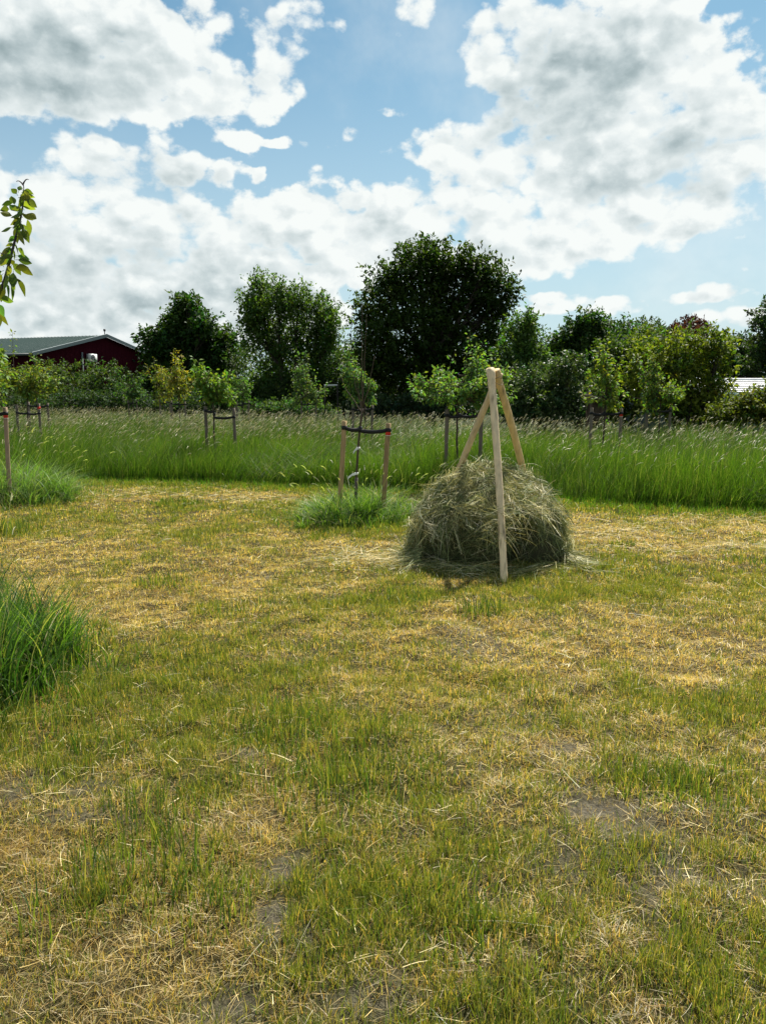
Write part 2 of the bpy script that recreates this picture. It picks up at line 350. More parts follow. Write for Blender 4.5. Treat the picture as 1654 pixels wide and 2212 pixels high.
tanP = [(250, 1190, 220, 22, .8), (300, 1075, 130, 12, .7), (600, 1078, 110, 12, .8), (1380, 1160, 220, 26, .9), (1000, 1340, 190, 26, .7), (1300, 1400, 250, 36, .8), (600, 1280, 240, 26, .5), (100, 1250, 150, 24, .7), (760, 1210, 160, 18, .6), (1400, 1330, 180, 24, .5),
        (600, 1800, 150, 60, .6), (1200, 1780, 150, 60, .6), (100, 1820, 170, 60, .5), (1500, 2000, 200, 90, .6), (1150, 2050, 200, 60, .5), (220, 2020, 220, 60, .5), (480, 1640, 120, 30, .6), (250, 1650, 100, 30, .5)]
soilP = [(500, 1655, 60, 22, .9), (280, 1765, 60, 20, .9), (620, 1890, 60, 28, 1.0), (570, 1975, 60, 30, .9), (450, 2110, 110, 50, .9), (1250, 1612, 55, 14, .9), (1290, 1790, 90, 22, .9), (1380, 1860, 90, 22, .6), (1560, 1930, 110, 50, .7), (700, 1985, 50, 24, .6),
         (1180, 1900, 60, 20, .4), (240, 1640, 50, 15, .5), (565, 1247, 20, 6, .6), (1040, 1640, 40, 10, .5), (1470, 1255, 30, 6, .6), (960, 1275, 40, 6, .5), (900, 2100, 80, 40, .3)]
def patches(lst, X, Y, amp=1.0):
    px, py = px_of(X, np.maximum(Y, 0.8)); t = np.zeros_like(px)
    for cx, cy, rx, ry, a in lst:                          # patches measured once, kept as places on the ground
        t = np.maximum(t, a * np.exp(-(((px - cx) / rx) ** 2 + ((py - cy) / ry) ** 2)))
    return t
def fields(X, Y):
    """green share, bare share at a ground point"""
    wx = X + (fbm(X * 2.2, Y * 2.2, 71, 3) - .5) * 0.5; wy = Y + (fbm(X * 2.2, Y * 2.2, 91, 3) - .5) * 0.5
    g = patches(greenP, wx, wy); t = patches(tanP, wx, wy); s = patches(soilP, wx, wy)
    n = fbm(X * 0.9, Y * 0.9, 21, 4); n2 = fbm(X * 4.5, Y * 4.5, 33, 3)
    green = 0.34 + (n - .5) * 1.5 + (n2 - .5) * 1.3 + 0.5 * g - 0.45 * t
    strip = np.clip(1 - np.abs(edge_y(X) - 0.35 - Y) / (0.55 + 0.3 * n), 0, 1)
    green = green + 1.1 * strip
    bare = s + np.clip((fbm(X * 1.7, Y * 1.7, 55, 4) - 0.60) * 3.0, 0, .5) * (Y < 6) - 0.5 * g
    return np.clip(green, 0, 1), np.clip(bare, 0, 1)

def build_ground():
    def axis(a, b, n, c, far):
        core = np.linspace(a, b, n); ex = c * np.cumsum(1.22 ** np.arange(60)); ex = ex[ex < far]
        return np.concatenate([(a - ex)[::-1], core, b + ex])
    xs = axis(-9, 9, 300, 0.1, 1500); ys = axis(0.3, 15, 300, 0.08, 2500)
    X, Y = np.meshgrid(xs, ys); Z = height(X, Y); g, b = fields(X, Y)
    tall = (Y > edge_y(X))
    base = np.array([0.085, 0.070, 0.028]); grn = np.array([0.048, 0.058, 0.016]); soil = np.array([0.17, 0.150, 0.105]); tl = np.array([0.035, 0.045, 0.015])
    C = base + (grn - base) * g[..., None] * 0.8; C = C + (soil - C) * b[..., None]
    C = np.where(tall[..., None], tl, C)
    ny, nx = X.shape; i = np.arange(ny - 1)[:, None] * nx; j = np.arange(nx - 1)[None]
    q = np.stack([i + j, i + j + 1, i + nx + j + 1, i + nx + j], -1).reshape(-1, 4)
    mb = MB(); mb.add(np.stack([X, Y, Z], -1).reshape(-1, 3), q, C.reshape(-1, 3))
    tag(mb.build('ground', M_GROUND, smooth=True), kind='structure')
build_ground()

# ------------------------------------------------------------------ mown grass
TUFTS = [  # centre, rx, ry, height
    (np.array([-2.32, 4.0]), 0.58, 0.72), (gnd(776, 1119)[:2], 0.78, 0.95), (np.array([-6.0, 11.6]), 1.22, 1.1)]
def in_tuft(X, Y, k=1.0):
    r = np.full(np.shape(X), False)
    for c, rx, ry in TUFTS: r |= ((X - c[0]) / (rx * k)) ** 2 + ((Y - c[1]) / (ry * k)) ** 2 < 1
    return r
STACK = np.array([span(1058 - 827, 7.35), 7.38])
def scatter(y0, y1, dens, margin=1.25):
    A = (y1 ** 2 - y0 ** 2) * 0.503 * margin + (y1 - y0) * 0.8; n = int(A * dens)
    Y = np.sqrt(rng.random(n) * (y1 ** 2 - y0 ** 2) + y0 ** 2); X = (rng.random(n) * 2 - 1) * (0.503 * margin * Y + 0.4)
    return X, Y
GREEN = np.array([0.125, 0.175, 0.030]); DEEP = np.array([0.050, 0.110, 0.024]); LIME = np.array([0.27, 0.27, 0.085])
TAN = np.array([0.58, 0.43, 0.155]); STRAW = np.array([0.74, 0.62, 0.31]); RUST = np.array([0.38, 0.235, 0.07])
def pick(n, cols, wts):
    k = rng.choice(len(cols), n, p=np.asarray(wts) / sum(wts)); return np.asarray(cols)[k] * np.clip(1 + rng.normal(0, 0.2, (n, 1)), .5, 1.6)
def build_mown():
    mb = MB()
    for y0, y1, dens, wk in ((1.15, 2.6, 36000, .85), (2.6, 4.2, 27000, .95), (4.2, 6.5, 17000, 1.2), (6.5, 9.5, 9000, 1.75), (9.5, 15.5, 4600, 2.7)):
        X, Y = scatter(y0, y1, dens); ok = (Y < edge_y(X) + 0.1) & ~in_tuft(X, Y, 0.85); X = X[ok]; Y = Y[ok]
        g, b = fields(X, Y)
        clump = fbm(X * 14, Y * 14, 111, 2)
        keep = rng.random(len(X)) > b * 0.97 + np.clip(0.46 - clump, 0, 1) * 1.9; X = X[keep]; Y = Y[keep]; g = g[keep]; clump = clump[keep]
        Z = height(X, Y); P = np.stack([X, Y, Z], -1); n = len(X)
        kind = rng.random(n); isg = kind < g * 0.78 + 0.07
        # dry stubble and thatch
        d = ~isg; nd = d.sum(); flat = rng.random(nd) < 0.55
        H = np.where(flat, rng.uniform(.03, .07, nd), rng.uniform(.015, .045, nd)); lean = np.where(flat, rng.uniform(1.2, 4.0, nd), rng.uniform(0, .9, nd))
        H = H / np.sqrt(1 + lean ** 2) ** .9 * np.where(flat, 1.4, 1)
        rusty = np.clip((fbm(X[d] * 1.3, Y[d] * 1.3, 301, 3) - .45) * 2.2, 0, 1)[:, None]
        c = pick(nd, [TAN, STRAW, RUST, LIME], [.40, .30, .14, .16]); c = c * (1 - .35 * rusty) + RUST * .35 * rusty
        near_shade = np.clip((4.0 - Y[d]) / 2.4, 0, 1)[:, None] * .30 + .25 * (fbm(X[d] * 5, Y[d] * 5, 321, 3) - .4)[:, None]; c = c * (1 - np.clip(near_shade, 0, .6) * np.array([1.0, 1.0, .9]))  # foreground shade put into the blade colour, deeper towards the camera, plus random patches
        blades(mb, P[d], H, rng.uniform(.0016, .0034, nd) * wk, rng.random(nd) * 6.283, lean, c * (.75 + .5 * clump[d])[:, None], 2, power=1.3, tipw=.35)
        # living blades
        ng = isg.sum(); gg = g[isg]
        tall = (rng.random(ng) < 0.05 + 0.22 * np.clip(gg - .45, 0, 1)) 
        H = rng.uniform(.02, .055, ng) * (0.8 + .5 * gg) * (0.4 + 1.3 * clump[isg]); H = np.where(tall, rng.uniform(.05, .125, ng), H)
        c = pick(ng, [GREEN, LIME, DEEP, TAN], [.44, .30, .22, .04]); c = np.where(tall[:, None], pick(ng, [GREEN, DEEP], [.6, .4]), c)
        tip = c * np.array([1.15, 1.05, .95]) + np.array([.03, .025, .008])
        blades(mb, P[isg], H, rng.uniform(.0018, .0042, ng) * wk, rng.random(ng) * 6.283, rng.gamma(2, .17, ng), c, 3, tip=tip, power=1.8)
    # knots of longer blades and dry tussocks
    for cx, cy, r, k, h, grn in [(300, 1880, .22, 260, .15, 1), (340, 1770, .20, 260, .12, 1), (600, 1560, .30, 420, .13, 1), (720, 1620, .45, 900, .11, 1), (760, 1720, .30, 360, .12, 1), (1400, 1690, .20, 420, .09, 1), (1520, 1700, .25, 420, .08, 1),
                        (380, 1090, .35, 300, .12, 1), (110, 1600, .35, 420, .12, 1), (1040, 1325, .18, 200, .13, 1), (850, 1290, .3, 300, .10, 1), (1340, 1180, .12, 90, .10, 1), (520, 1320, .3, 200, .10, 1), (20, 1150, .3, 260, .16, 1), (1580, 1540, .3, 300, .09, 1),
                        (270, 1640, .2, 300, .05, 0), (640, 1700, .2, 300, .05, 0), (500, 1620, .2, 260, .05, 0), (820, 1860, .22, 300, .06, 0), (250, 1950, .25, 300, .06, 0), (1300, 1730, .2, 260, .05, 0), (1450, 1830, .25, 320, .05, 0), (940, 1960, .2, 240, .09, 1), (440, 1980, .16, 140, .12, 1), (1180, 1500, .3, 260, .08, 1), (1600, 1215, .2, 120, .1, 1), (360, 1260, .25, 150, .1, 1), (80, 2010, .15, 120, .11, 1), (1080, 2050, .15, 110, .12, 1)]:
        c0 = gnd(cx, cy); n = k; rr = r * np.sqrt(rng.random(n)); th = rng.random(n) * 6.283
        X = c0[0] + rr * np.cos(th) * 1.2; Y = c0[1] + rr * np.sin(th); P = np.stack([X, Y, height(X, Y)], -1)
        fall = 1 - .55 * (rr / r) ** 2
        col = pick(n, [GREEN, DEEP, LIME], [.45, .4, .15]) if grn else pick(n, [RUST * .8, TAN * .7, STRAW * .6], [.4, .3, .3])
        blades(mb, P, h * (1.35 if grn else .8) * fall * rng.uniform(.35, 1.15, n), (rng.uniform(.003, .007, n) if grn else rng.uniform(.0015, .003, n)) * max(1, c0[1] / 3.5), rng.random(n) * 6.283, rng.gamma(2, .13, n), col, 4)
    tag(mb.build('mown_grass', M_GRASS), kind='stuff')
    # loose dry stalks lying on the mown ground
    mb = MB()
    for y0, y1, dens, wk in ((1.15, 4, 420, .8), (4, 8, 240, 1.1), (8, 14.5, 150, 1.8)):
        X, Y = scatter(y0, y1, dens); ok = (Y < edge_y(X) - .2) & ~in_tuft(X, Y, .9); X = X[ok]; Y = Y[ok]
        cl = fbm(X * 1.6, Y * 1.6, 401, 3); k = rng.random(len(X)) < np.clip((cl - .38) * 3.2, .05, 1); X = X[k]; Y = Y[k]; n = len(X)
        P = np.stack([X, Y, height(X, Y) + rng.uniform(.008, .04, n)], -1); th = rng.random(n) * 6.283
        D = np.stack([np.cos(th), np.sin(th), rng.normal(.05, .12, n)], -1)
        long_ = rng.random(n) < .006
        ribbons(mb, P, D, np.where(long_, rng.uniform(.16, .42, n), rng.uniform(.03, .10, n)), rng.uniform(.0012, .0025, n) * wk * np.where(long_, 1.15, 1), pick(n, [STRAW, TAN, np.array([.5, .46, .3])], [.5, .3, .2]), droop=.1, bend=.15)
    # swathes of raked hay left on the ground
    for cx, cy, rx, ry, k in [(790, 1205, .55, .35, 420), (1500, 1185, 1.4, .45, 700), (560, 1080, 1.3, .5, 420), (1330, 1150, 1.0, .5, 420), (300, 1068, 1.2, .5, 320), (860, 1215, .6, .3, 420), (470, 1690, .25, .1, 14), (1250, 1440, .2, .1, 8), (1380, 1720, .3, .1, 8), (140, 1080, .7, .4, 220), (1600, 1130, 1.0, .5, 380)]:
        c0 = gnd(cx, cy); n = k; X = c0[0] + rng.normal(0, rx * .6, n); Y = c0[1] + rng.normal(0, ry * .6, n)
        P = np.stack([X, Y, height(X, Y) + rng.uniform(.01, .05, n)], -1); th = rng.normal(0, .9, n) + (rng.random(n) < .5) * 3.14
        D = np.stack([np.cos(th), np.sin(th), rng.normal(.05, .1, n)], -1)
        ribbons(mb, P, D, rng.uniform(.06, .22, n), rng.uniform(.0022, .004, n) * max(1, c0[1] / 8), pick(n, [STRAW, TAN, np.array([.45, .45, .28])], [.4, .3, .3]), droop=.12, bend=.25)
    tag(mb.build('loose_hay', M_HAY), kind='stuff')
build_mown()

# ------------------------------------------------------------------ uncut grass
def seed_heads(mb, P, H, lean, az, wk, pale):
    n = len(P)
    blades(mb, P, H, .0022 * wk, az, lean, pick(n, [np.array([.16, .19, .07]), np.array([.28, .26, .13])], [.6, .4]), 4, power=2.2, tipw=.7)
    off = H * lean; z = H / np.sqrt(1 + lean ** 2)
    Q = np.stack([P[:, 0] + np.cos(az) * off, P[:, 1] + np.sin(az) * off, P[:, 2] + z - .03], -1)
    D = np.stack([np.cos(az) * (.35 + lean), np.sin(az) * (.35 + lean), np.full(n, .75)], -1); D /= np.linalg.norm(D, axis=1, keepdims=True)
    L = rng.uniform(.07, .15, n)
    for k in range(2):
        ribbons(mb, Q, D, L, rng.uniform(.006, .011, n) * wk ** .8, pale * np.clip(1 + rng.normal(0, .18, (n, 1)), .5, 1.5), droop=.35, segs=3, bend=.1)
def build_tall():
    mb = MB()
    tg = np.array([.050, .105, .009]); td = np.array([.026, .068, .008]); ty = np.array([.105, .155, .018]); tb = np.array([.20, .20, .08])
    def zone(d0, d1, dens, wk, segs):
        # d measured back from the front edge
        x0, x1 = -26, 16; A = (x1 - x0) * (d1 - d0); n = int(A * dens); X = rng.uniform(x0, x1, n); d = rng.uniform(d0, d1, n)
        Y = edge_y(X) + d; ok = (np.abs(X) < .56 * Y + .5) & (Y < back_y(X) + 1.0) & (Y > 5); X, Y, d = X[ok], Y[ok], d[ok]; n = len(X)
        ln = fbm(X * .8, Y * .8, 501, 3); P = np.stack([X, Y, height(X, Y)], -1)
        H = (.46 + .34 * np.clip(d / 1.0, 0, 1) + .55 * (ln - .5)) * rng.uniform(.5, 1.15, n); H = np.where(d < .15, H * rng.uniform(.5, 1, n), H)
        right = np.clip((X - 1) / 8, 0, 1)[:, None]
        c = pick(n, [tg, td, ty, tb], [.46, .26, .18, .10]) * (1 + .25 * right * np.array([1.2, 1, .5]))
        tip = c * .8 + np.array([.20, .21, .09]) * .2
        wind = (fbm(X * .45 + 3, Y * .45, 521, 2) - .5) * 7; az = np.where(rng.random(n) < .65, wind + rng.normal(0, .6, n), rng.random(n) * 6.283)
        blades(mb, P, H, rng.uniform(.004, .0085, n) * wk, az, rng.gamma(2.2, .14, n) + np.clip(fbm(X * .6, Y * .6, 531, 2) - .5, 0, 1) * 2.2, c, segs, tip=tip, power=2.2)
    zone(-.12, .5, 2200, 1.2, 4); zone(.5, 2.5, 800, 1.5, 4); zone(2.5, 8, 260, 2.2, 3); zone(8, 27, 120, 3.6, 3)
    hb = MB()
    n = 22000; X = rng.uniform(-14, 12, n); Y = edge_y(X) - np.abs(rng.normal(0, .42, n)) + .1; P = np.stack([X, Y, height(X, Y)], -1)
    blades(mb, P, rng.uniform(.04, .15, n), rng.uniform(.005, .009, n), rng.random(n) * 6.283, rng.gamma(2, .2, n), pick(n, [np.array([.10, .21, .02]), np.array([.17, .25, .03]), td], [.5, .35, .15]), 3)
    def heads(d0, d1, dens, wk):
        x0, x1 = -26, 16; n = int((x1 - x0) * (d1 - d0) * dens); X = rng.uniform(x0, x1, n); d = rng.uniform(d0, d1, n); Y = edge_y(X) + d
        ok = (np.abs(X) < .56 * Y + .5) & (Y < back_y(X) + .5) & (Y > 5); X, Y, d = X[ok], Y[ok], d[ok]
        keep = rng.random(len(X)) < np.clip((fbm(X * .5, Y * .5, 601, 3) - .25) * 2.2, .1, 1) * np.where(X > 4, .75, 1); X, Y, d = X[keep], Y[keep], d[keep]; n = len(X)
        P = np.stack([X, Y, height(X, Y)], -1); H = rng.uniform(.66, 1.04, n) * np.where(d < 1, .72 + .28 * np.clip(d, 0, 1), 1)
        pale = pick(n, [np.array([.54, .50, .36]), np.array([.42, .37, .28]), np.array([.36, .38, .20])], [.5, .2, .3])
        seed_heads(hb, P, H, rng.gamma(2.2, .12, n), rng.normal(.1, .6, n), wk, pale)
    heads(0.1, 2, 30, .85); heads(2, 8, 54, 1.15); heads(8, 27, 42, 1.8)
    tag(hb.build('grass_seed_heads', M_HAY), kind='stuff')
    # rough growth left of the mown strip
    tag(mb.build('tall_grass', M_TALL), kind='stuff')
build_tall()

def tuft(name, c, rx, ry, n, h, label, wk=1.0, heads=0, mat=None, cols=None, spread=1.0):
    wk = wk * 1.2; mb = MB(); nc = n // 26; rr = np.sqrt(rng.random(nc)) ** .9; th = rng.random(nc) * 6.283
    edge = 1 + .55 * (fbm(np.cos(th) * 2.5 + 9 + c[0], np.sin(th) * 2.5 + 9, 701, 2) - .5) * 2
    cxs = c[0] + rx * rr * np.cos(th) * edge; cys = c[1] + ry * rr * np.sin(th) * edge; hc = rng.uniform(.55, 1.15, nc) * (1 - .50 * rr ** 2.5)
    caz = rng.random(nc) * 6.283; cl = rng.gamma(2, .12, nc)
    k = rng.integers(0, nc, n); th = th[k]; rr = rr[k]; X = cxs[k] + rng.normal(0, .045, n); Y = cys[k] + rng.normal(0, .045, n)
    P = np.stack([X, Y, height(X, Y)], -1); H = h * hc[k] * rng.uniform(.35, 1.12, n)
    az = np.where(rng.random(n) < .5, caz[k] + rng.normal(0, .6, n), np.where(rng.random(n) < .4, th, rng.random(n) * 6.283))
    cols = cols or [np.array([.075, .145, .018]), np.array([.032, .078, .013]), np.array([.17, .23, .035]), np.array([.34, .30, .14])]
    col = pick(n, cols, [.40, .30, .22, .08][:len(cols)] if len(cols) == 4 else [.45, .33, .22])
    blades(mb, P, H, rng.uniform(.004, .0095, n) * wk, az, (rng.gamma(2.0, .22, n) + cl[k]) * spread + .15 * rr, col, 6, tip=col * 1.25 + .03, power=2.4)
    nr = n // 2; th2 = rng.random(nr) * 6.283; q = .70 + np.abs(rng.normal(0, .38, nr)); X = c[0] + rx * q * np.cos(th2); Y = c[1] + ry * q * np.sin(th2)
    kp = Y < edge_y(X) + .3; X = X[kp]; Y = Y[kp]; q = q[kp]; nr = len(X)
    blades(mb, np.stack([X, Y, height(X, Y)], -1), h * rng.uniform(.10, .42, nr) * np.clip(1.5 - q * .6, .3, 1), rng.uniform(.003, .006, nr) * wk, rng.random(nr) * 6.283, rng.gamma(2, .25, nr), pick(nr, cols[:3] + [np.array([.40, .33, .14])], [.35, .2, .3, .15]), 4)
    if heads:
        k = rng.integers(0, n, heads); seed_heads(mb, P[k], h * rng.uniform(.9, 1.5, heads), rng.gamma(2.2, .14, heads), th[k], wk * .9, pick(heads, [np.array([.42, .40, .24]), np.array([.34, .30, .22])], [.6, .4]))
    o = mb.build(name, M_TALL, base=(c[0], c[1], 0)); tag(o, label, 'grass tuft', 'uncut tufts left round the young trees'); return o
tuft('grass_tuft', TUFTS[0][0], TUFTS[0][1], TUFTS[0][2], 4200, .74, 'large dark green grass tuft at the left edge in the foreground', 1.15, 14, spread=.5, cols=[np.array([.050, .105, .016]), np.array([.022, .058, .012]), np.array([.12, .18, .03]), np.array([.30, .26, .11])])
tuft('grass_tuft', TUFTS[1][0], TUFTS[1][1], TUFTS[1][2], 6500, .50, 'rounded tuft of uncut green grass at the foot of the bare sapling beside the haystack', 1.2, 60, spread=1.1)
tuft('grass_tuft', TUFTS[2][0], TUFTS[2][1], TUFTS[2][2], 7500, .78, 'wide grass tuft round the far left stake at the end of the mown strip', 1.5, 120, cols=[np.array([.10, .17, .04]), np.array([.07, .12, .03]), np.array([.2, .22, .09])])

# ------------------------------------------------------------------ haystack on its pole tripod
def build_stack():
    cx, cy = STACK; HT = .83; RX = .74; RY = .70
    def prof(phi, th):
        """surface point of the heap; phi 0 at ground .. 1 top"""
        a = phi * math.pi / 2
        lump = 1 + .10 * (fbm(np.cos(th) * 6 + 5, np.sin(th) * 6 + phi * 8, 805, 2) - .5) * 2 + .10 * (fbm(np.cos(th) * 1.8 + 5, np.sin(th) * 1.8 + phi * 2.5, 801, 3) - .5) * 2
        rad = (np.cos(a) ** .92) * lump * (1 + .05 * np.clip(1 - phi / .35, 0, 1))
        rad = rad * (1 + .20 * np.exp(-((np.mod(th + 1.25 + math.pi, 2 * math.pi) - math.pi) / .45) ** 2) * np.exp(-((phi - .42) / .13) ** 2))
        # hollow low on the side towards the path, right of the front pole
        hol = np.exp(-(((np.mod(th + 1.10 + math.pi, 2 * math.pi) - math.pi) / .42) ** 2)) * np.clip((.42 - phi) / .12, 0, 1)
        und = np.exp(-(((np.mod(th + 1.9 + math.pi, 2 * math.pi) - math.pi) / .7) ** 2)) * np.clip((.24 - phi) / .2, 0, 1)
        rad = rad * (1 - .62 * hol - .28 * und)
        z = HT * np.sin(a) ** .95 * (1 + .05 * (fbm(np.cos(th) * 2 + 3, np.sin(th) * 2 + phi * 3, 811, 2) - .5) * 2)
        return np.stack([cx + RX * rad * np.cos(th), cy + RY * rad * np.sin(th), z], -1)
    mb = MB(); nt_, np_ = 72, 26
    TH, PH = np.meshgrid(np.arange(nt_) / nt_ * 2 * math.pi, np.linspace(0, 1, np_))
    V = prof(PH, TH); V[..., :2] = np.array([cx, cy]) + (V[..., :2] - np.array([cx, cy])) * .94; V[..., 2] *= .95
    i = np.arange(np_ - 1)[:, None] * nt_; j = np.arange(nt_)[None]; k = (j + 1) % nt_
    q = np.stack([i + j, i + k, i + nt_ + k, i + nt_ + j], -1).reshape(-1, 4)
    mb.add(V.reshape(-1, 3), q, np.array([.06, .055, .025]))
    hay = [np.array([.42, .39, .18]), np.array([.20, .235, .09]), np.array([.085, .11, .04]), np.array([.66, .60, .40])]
    def layer(n, lo, hi, L0, L1, W, wts, droop, out, pw=1.0):
        th = rng.random(n) * 6.283; ph = lo + (hi - lo) * rng.random(n) ** pw
        P = prof(ph, th); e = 1e-3
        Tt = prof(ph, th + e) - P; Tp = prof(np.maximum(ph - e, 0), th) - P
        Tt /= np.linalg.norm(Tt, axis=1, keepdims=True) + 1e-9; Tp /= np.linalg.norm(Tp, axis=1, keepdims=True) + 1e-9
        Nn = np.cross(Tp, Tt); Nn /= np.linalg.norm(Nn, axis=1, keepdims=True) + 1e-9
        flip = np.sign((Nn * (P - np.array([cx, cy, .1]))).sum(1))[:, None]; Nn = Nn * flip
        an = rng.normal(0, 1.25, n); swirl = (fbm(np.cos(th) * 4, np.sin(th) * 4 + ph * 7, 821, 2) - .5) * 7.0
        an = an + swirl; an = np.where(ph > .75, rng.random(n) * 6.283, an)
        D = Tp * np.cos(an)[:, None] + Tt * np.sin(an)[:, None] + Nn * rng.normal(out, .18, (n, 1)); D /= np.linalg.norm(D, axis=1, keepdims=True)
        P = P + Nn * rng.uniform(-.03, .025, (n, 1))
        clot = np.clip(.6 + .9 * fbm(np.cos(th) * 6 + 3, np.sin(th) * 6 + ph * 9, 831, 2), .5, 1.4)[:, None]
        ribbons(mb, P, D, rng.uniform(L0, L1, n), rng.uniform(W * .6, W * 1.3, n), pick(n, hay, wts) * clot, droop=droop, segs=4, bend=.3)
    layer(26000, 0, 1, .05, .17, .0036, [.10, .35, .52, .03], .12, .03)  # dark stalks all over, paler layers above: shaded front put into the colour
    layer(5200, .22, 1, .08, .24, .0040, [.34, .34, .20, .12], .20, .12)
    layer(3000, .45, 1, .07, .22, .0044, [.42, .2, .05, .33], .25, .14)
    layer(500, .33, .46, .12, .30, .0065, [.38, .25, .10, .27], .5, .25)
    nw = 190; th0 = rng.random(nw) * 6.283; ph0 = .12 + .88 * rng.random(nw)            # matted wads pulled out of the heap
    for th1, ph1 in zip(th0, ph0):
        c1 = prof(np.array([ph1]), np.array([th1]))[0]; out = c1 - np.array([cx, cy, .25]); out /= np.linalg.norm(out); k = rng.integers(30, 75)
        main = rng.normal(size=3); main -= out * main.dot(out) * .85; main[2] -= .25; main /= np.linalg.norm(main)
        P = c1 + out * rng.uniform(-.02, .045, (k, 1)) + rng.normal(0, .045, (k, 3)); D = main + rng.normal(0, .33, (k, 3)); D /= np.linalg.norm(D, axis=1, keepdims=True)
        ribbons(mb, P - D * .06, D, rng.uniform(.07, .22, k), rng.uniform(.0028, .0055, k), hay[rng.choice(4, p=[.3, .35, .2, .15])] * np.clip(1 + rng.normal(0, .25, (k, 1)), .5, 1.6), droop=.22, segs=4, bend=.35)
    n = 150; pz = rng.uniform(.34, .62, n); fx_ = gnd(1088, 1257); ax_ = at(1058, 797, 7.12); f_ = (pz / ax_[2])[:, None]; P = fx_ * (1 - f_) + ax_ * f_
    P[:, 2] = pz; P = P + np.stack([rng.normal(.03, .10, n), rng.uniform(-.055, .06, n), np.zeros(n)], -1); an = rng.choice([0, math.pi], n) + rng.normal(0, .5, n)
    D = np.stack([np.cos(an) * .8, np.sin(an) * .25 + .1, rng.normal(-.15, .35, n)], -1); D /= np.linalg.norm(D, axis=1, keepdims=True)
    ribbons(mb, P, D, rng.uniform(.08, .22, n), rng.uniform(.003, .006, n), pick(n, hay, [.4, .3, .15, .15]), droop=.3, segs=4)
    # skirt of fallen stalks round the foot
    n = 2600; th = rng.random(n) * 6.283; r = .95 + np.abs(rng.normal(0, .22, n))
    P = np.stack([cx + .70 * r * np.cos(th), cy + .68 * r * np.sin(th), rng.uniform(.005, .06, n) * (2 - np.minimum(r, 1.8))], -1)
    P[:, 2] += height(P[:, 0], P[:, 1])
    an = th + rng.choice([0, math.pi / 2, -math.pi / 2], n, p=[.34, .33, .33]) + rng.normal(0, .5, n)
    D = np.stack([np.cos(an), np.sin(an), rng.normal(.05, .1, n)], -1)
    ribbons(mb, P, D, rng.uniform(.08, .34, n), rng.uniform(.0025, .0055, n), pick(n, hay, [.35, .35, .2, .1]), droop=.18, bend=.3)
    for side in (-1, 1):                               # the heap trails off to both sides
        n = 700; X = cx + side * (.66 + np.abs(rng.normal(0, .15, n))); Y = cy - .25 + rng.normal(0, .28, n)
        k = np.clip(1 - (np.abs(X - cx) - .60) / .36, 0, 1)
        P = np.stack([X, Y, height(X, Y) + rng.random(n) * .22 * k ** 1.3 + .01], -1); an = rng.normal(0 if side > 0 else math.pi, .7, n)
        D = np.stack([np.cos(an), np.sin(an), rng.normal(-.45, .25, n) * k], -1); D /= np.linalg.norm(D, axis=1, keepdims=True)
        ribbons(mb, P, D, rng.uniform(.08, .28, n), rng.uniform(.003, .0055, n), pick(n, hay, [.3, .38, .22, .1]), droop=.22, bend=.3)
    o = mb.build('haystack', M_HAY, base=(cx, cy, 0)); tag(o, 'rounded heap of drying grey green hay under the wooden pole tripod', 'haystack')

    rack = empty('pole_tripod', (cx, cy, 0)); tag(rack, 'tripod of three peeled wooden poles standing in the haystack', 'tripod')
    b = (cx, cy, 0)
    woodc = np.array([.56, .42, .24]); woodg = np.array([.68, .53, .33]); woody = np.array([.62, .44, .20])
    A = at(1058, 797, 7.12); foot = gnd(1088, 1257); foot[2] = -.03
    def pole(p0, p1, r0, r1, col, bend, flare=1.15):
        mb = MB(); q = curve(p0, p1, bend, 40, .002); R = np.linspace(r0, r1, 40) * (1 + .05 * np.sin(np.arange(40) * .9) * rng.random(40)); R[-2:] *= flare
        n = len(q); tube(mb, q, R, col, 14, .04)
        C = np.tile(col, (len(mb.v[0]), 1)).astype(np.float32)       # knots and bark remnants in the wood itself
        V = mb.v[0]; ang = np.tile(np.arange(14), n + 1)[:len(V)] * .9; kn = fbm(V[:, 2] * 13 + col[0] * 50, ang, 901, 2)
        C *= np.clip(1.05 - np.clip(kn - .66, 0, 1) * 5, .35, 1.05)[:, None]
        mb.c[0] = C; return mb.build('pole', M_WOOD, rack, b, smooth=True)
    pole(foot, A, .031, .035, woodg, (.012, 0, .0))
    pl = at(1072, 808, 7.22); fl = gnd(922, 1187); fl[2] = -.03; d = (pl - fl)
    pole(fl, at(1078, 806, 7.24), .033, .031, woodc, (-.01, 0, .02))
    fr = gnd(1164, 1179); fr[2] = -.03
    o = pole(fr, at(1069, 800, 7.16), .034, .035, woody, (.022, 0, .02), 1.22)
    # wire binding round the pole tops
    mb = MB(); cen = at(1066, 825, 7.14)
    for k in range(2):
        th = np.linspace(0, 2 * math.pi, 40); R = .055
        q = np.stack([cen[0] + (R + .018) * np.cos(th), cen[1] + .085 * np.sin(th), cen[2] + .02 * k + .05 * np.cos(th + .6) * (-1 if k else 1)], -1); tube(mb, q, .0025, np.array([.12, .09, .06]), 5)
    mb.build('binding_wire', M_PAINT, rack, b, smooth=True)
build_stack()

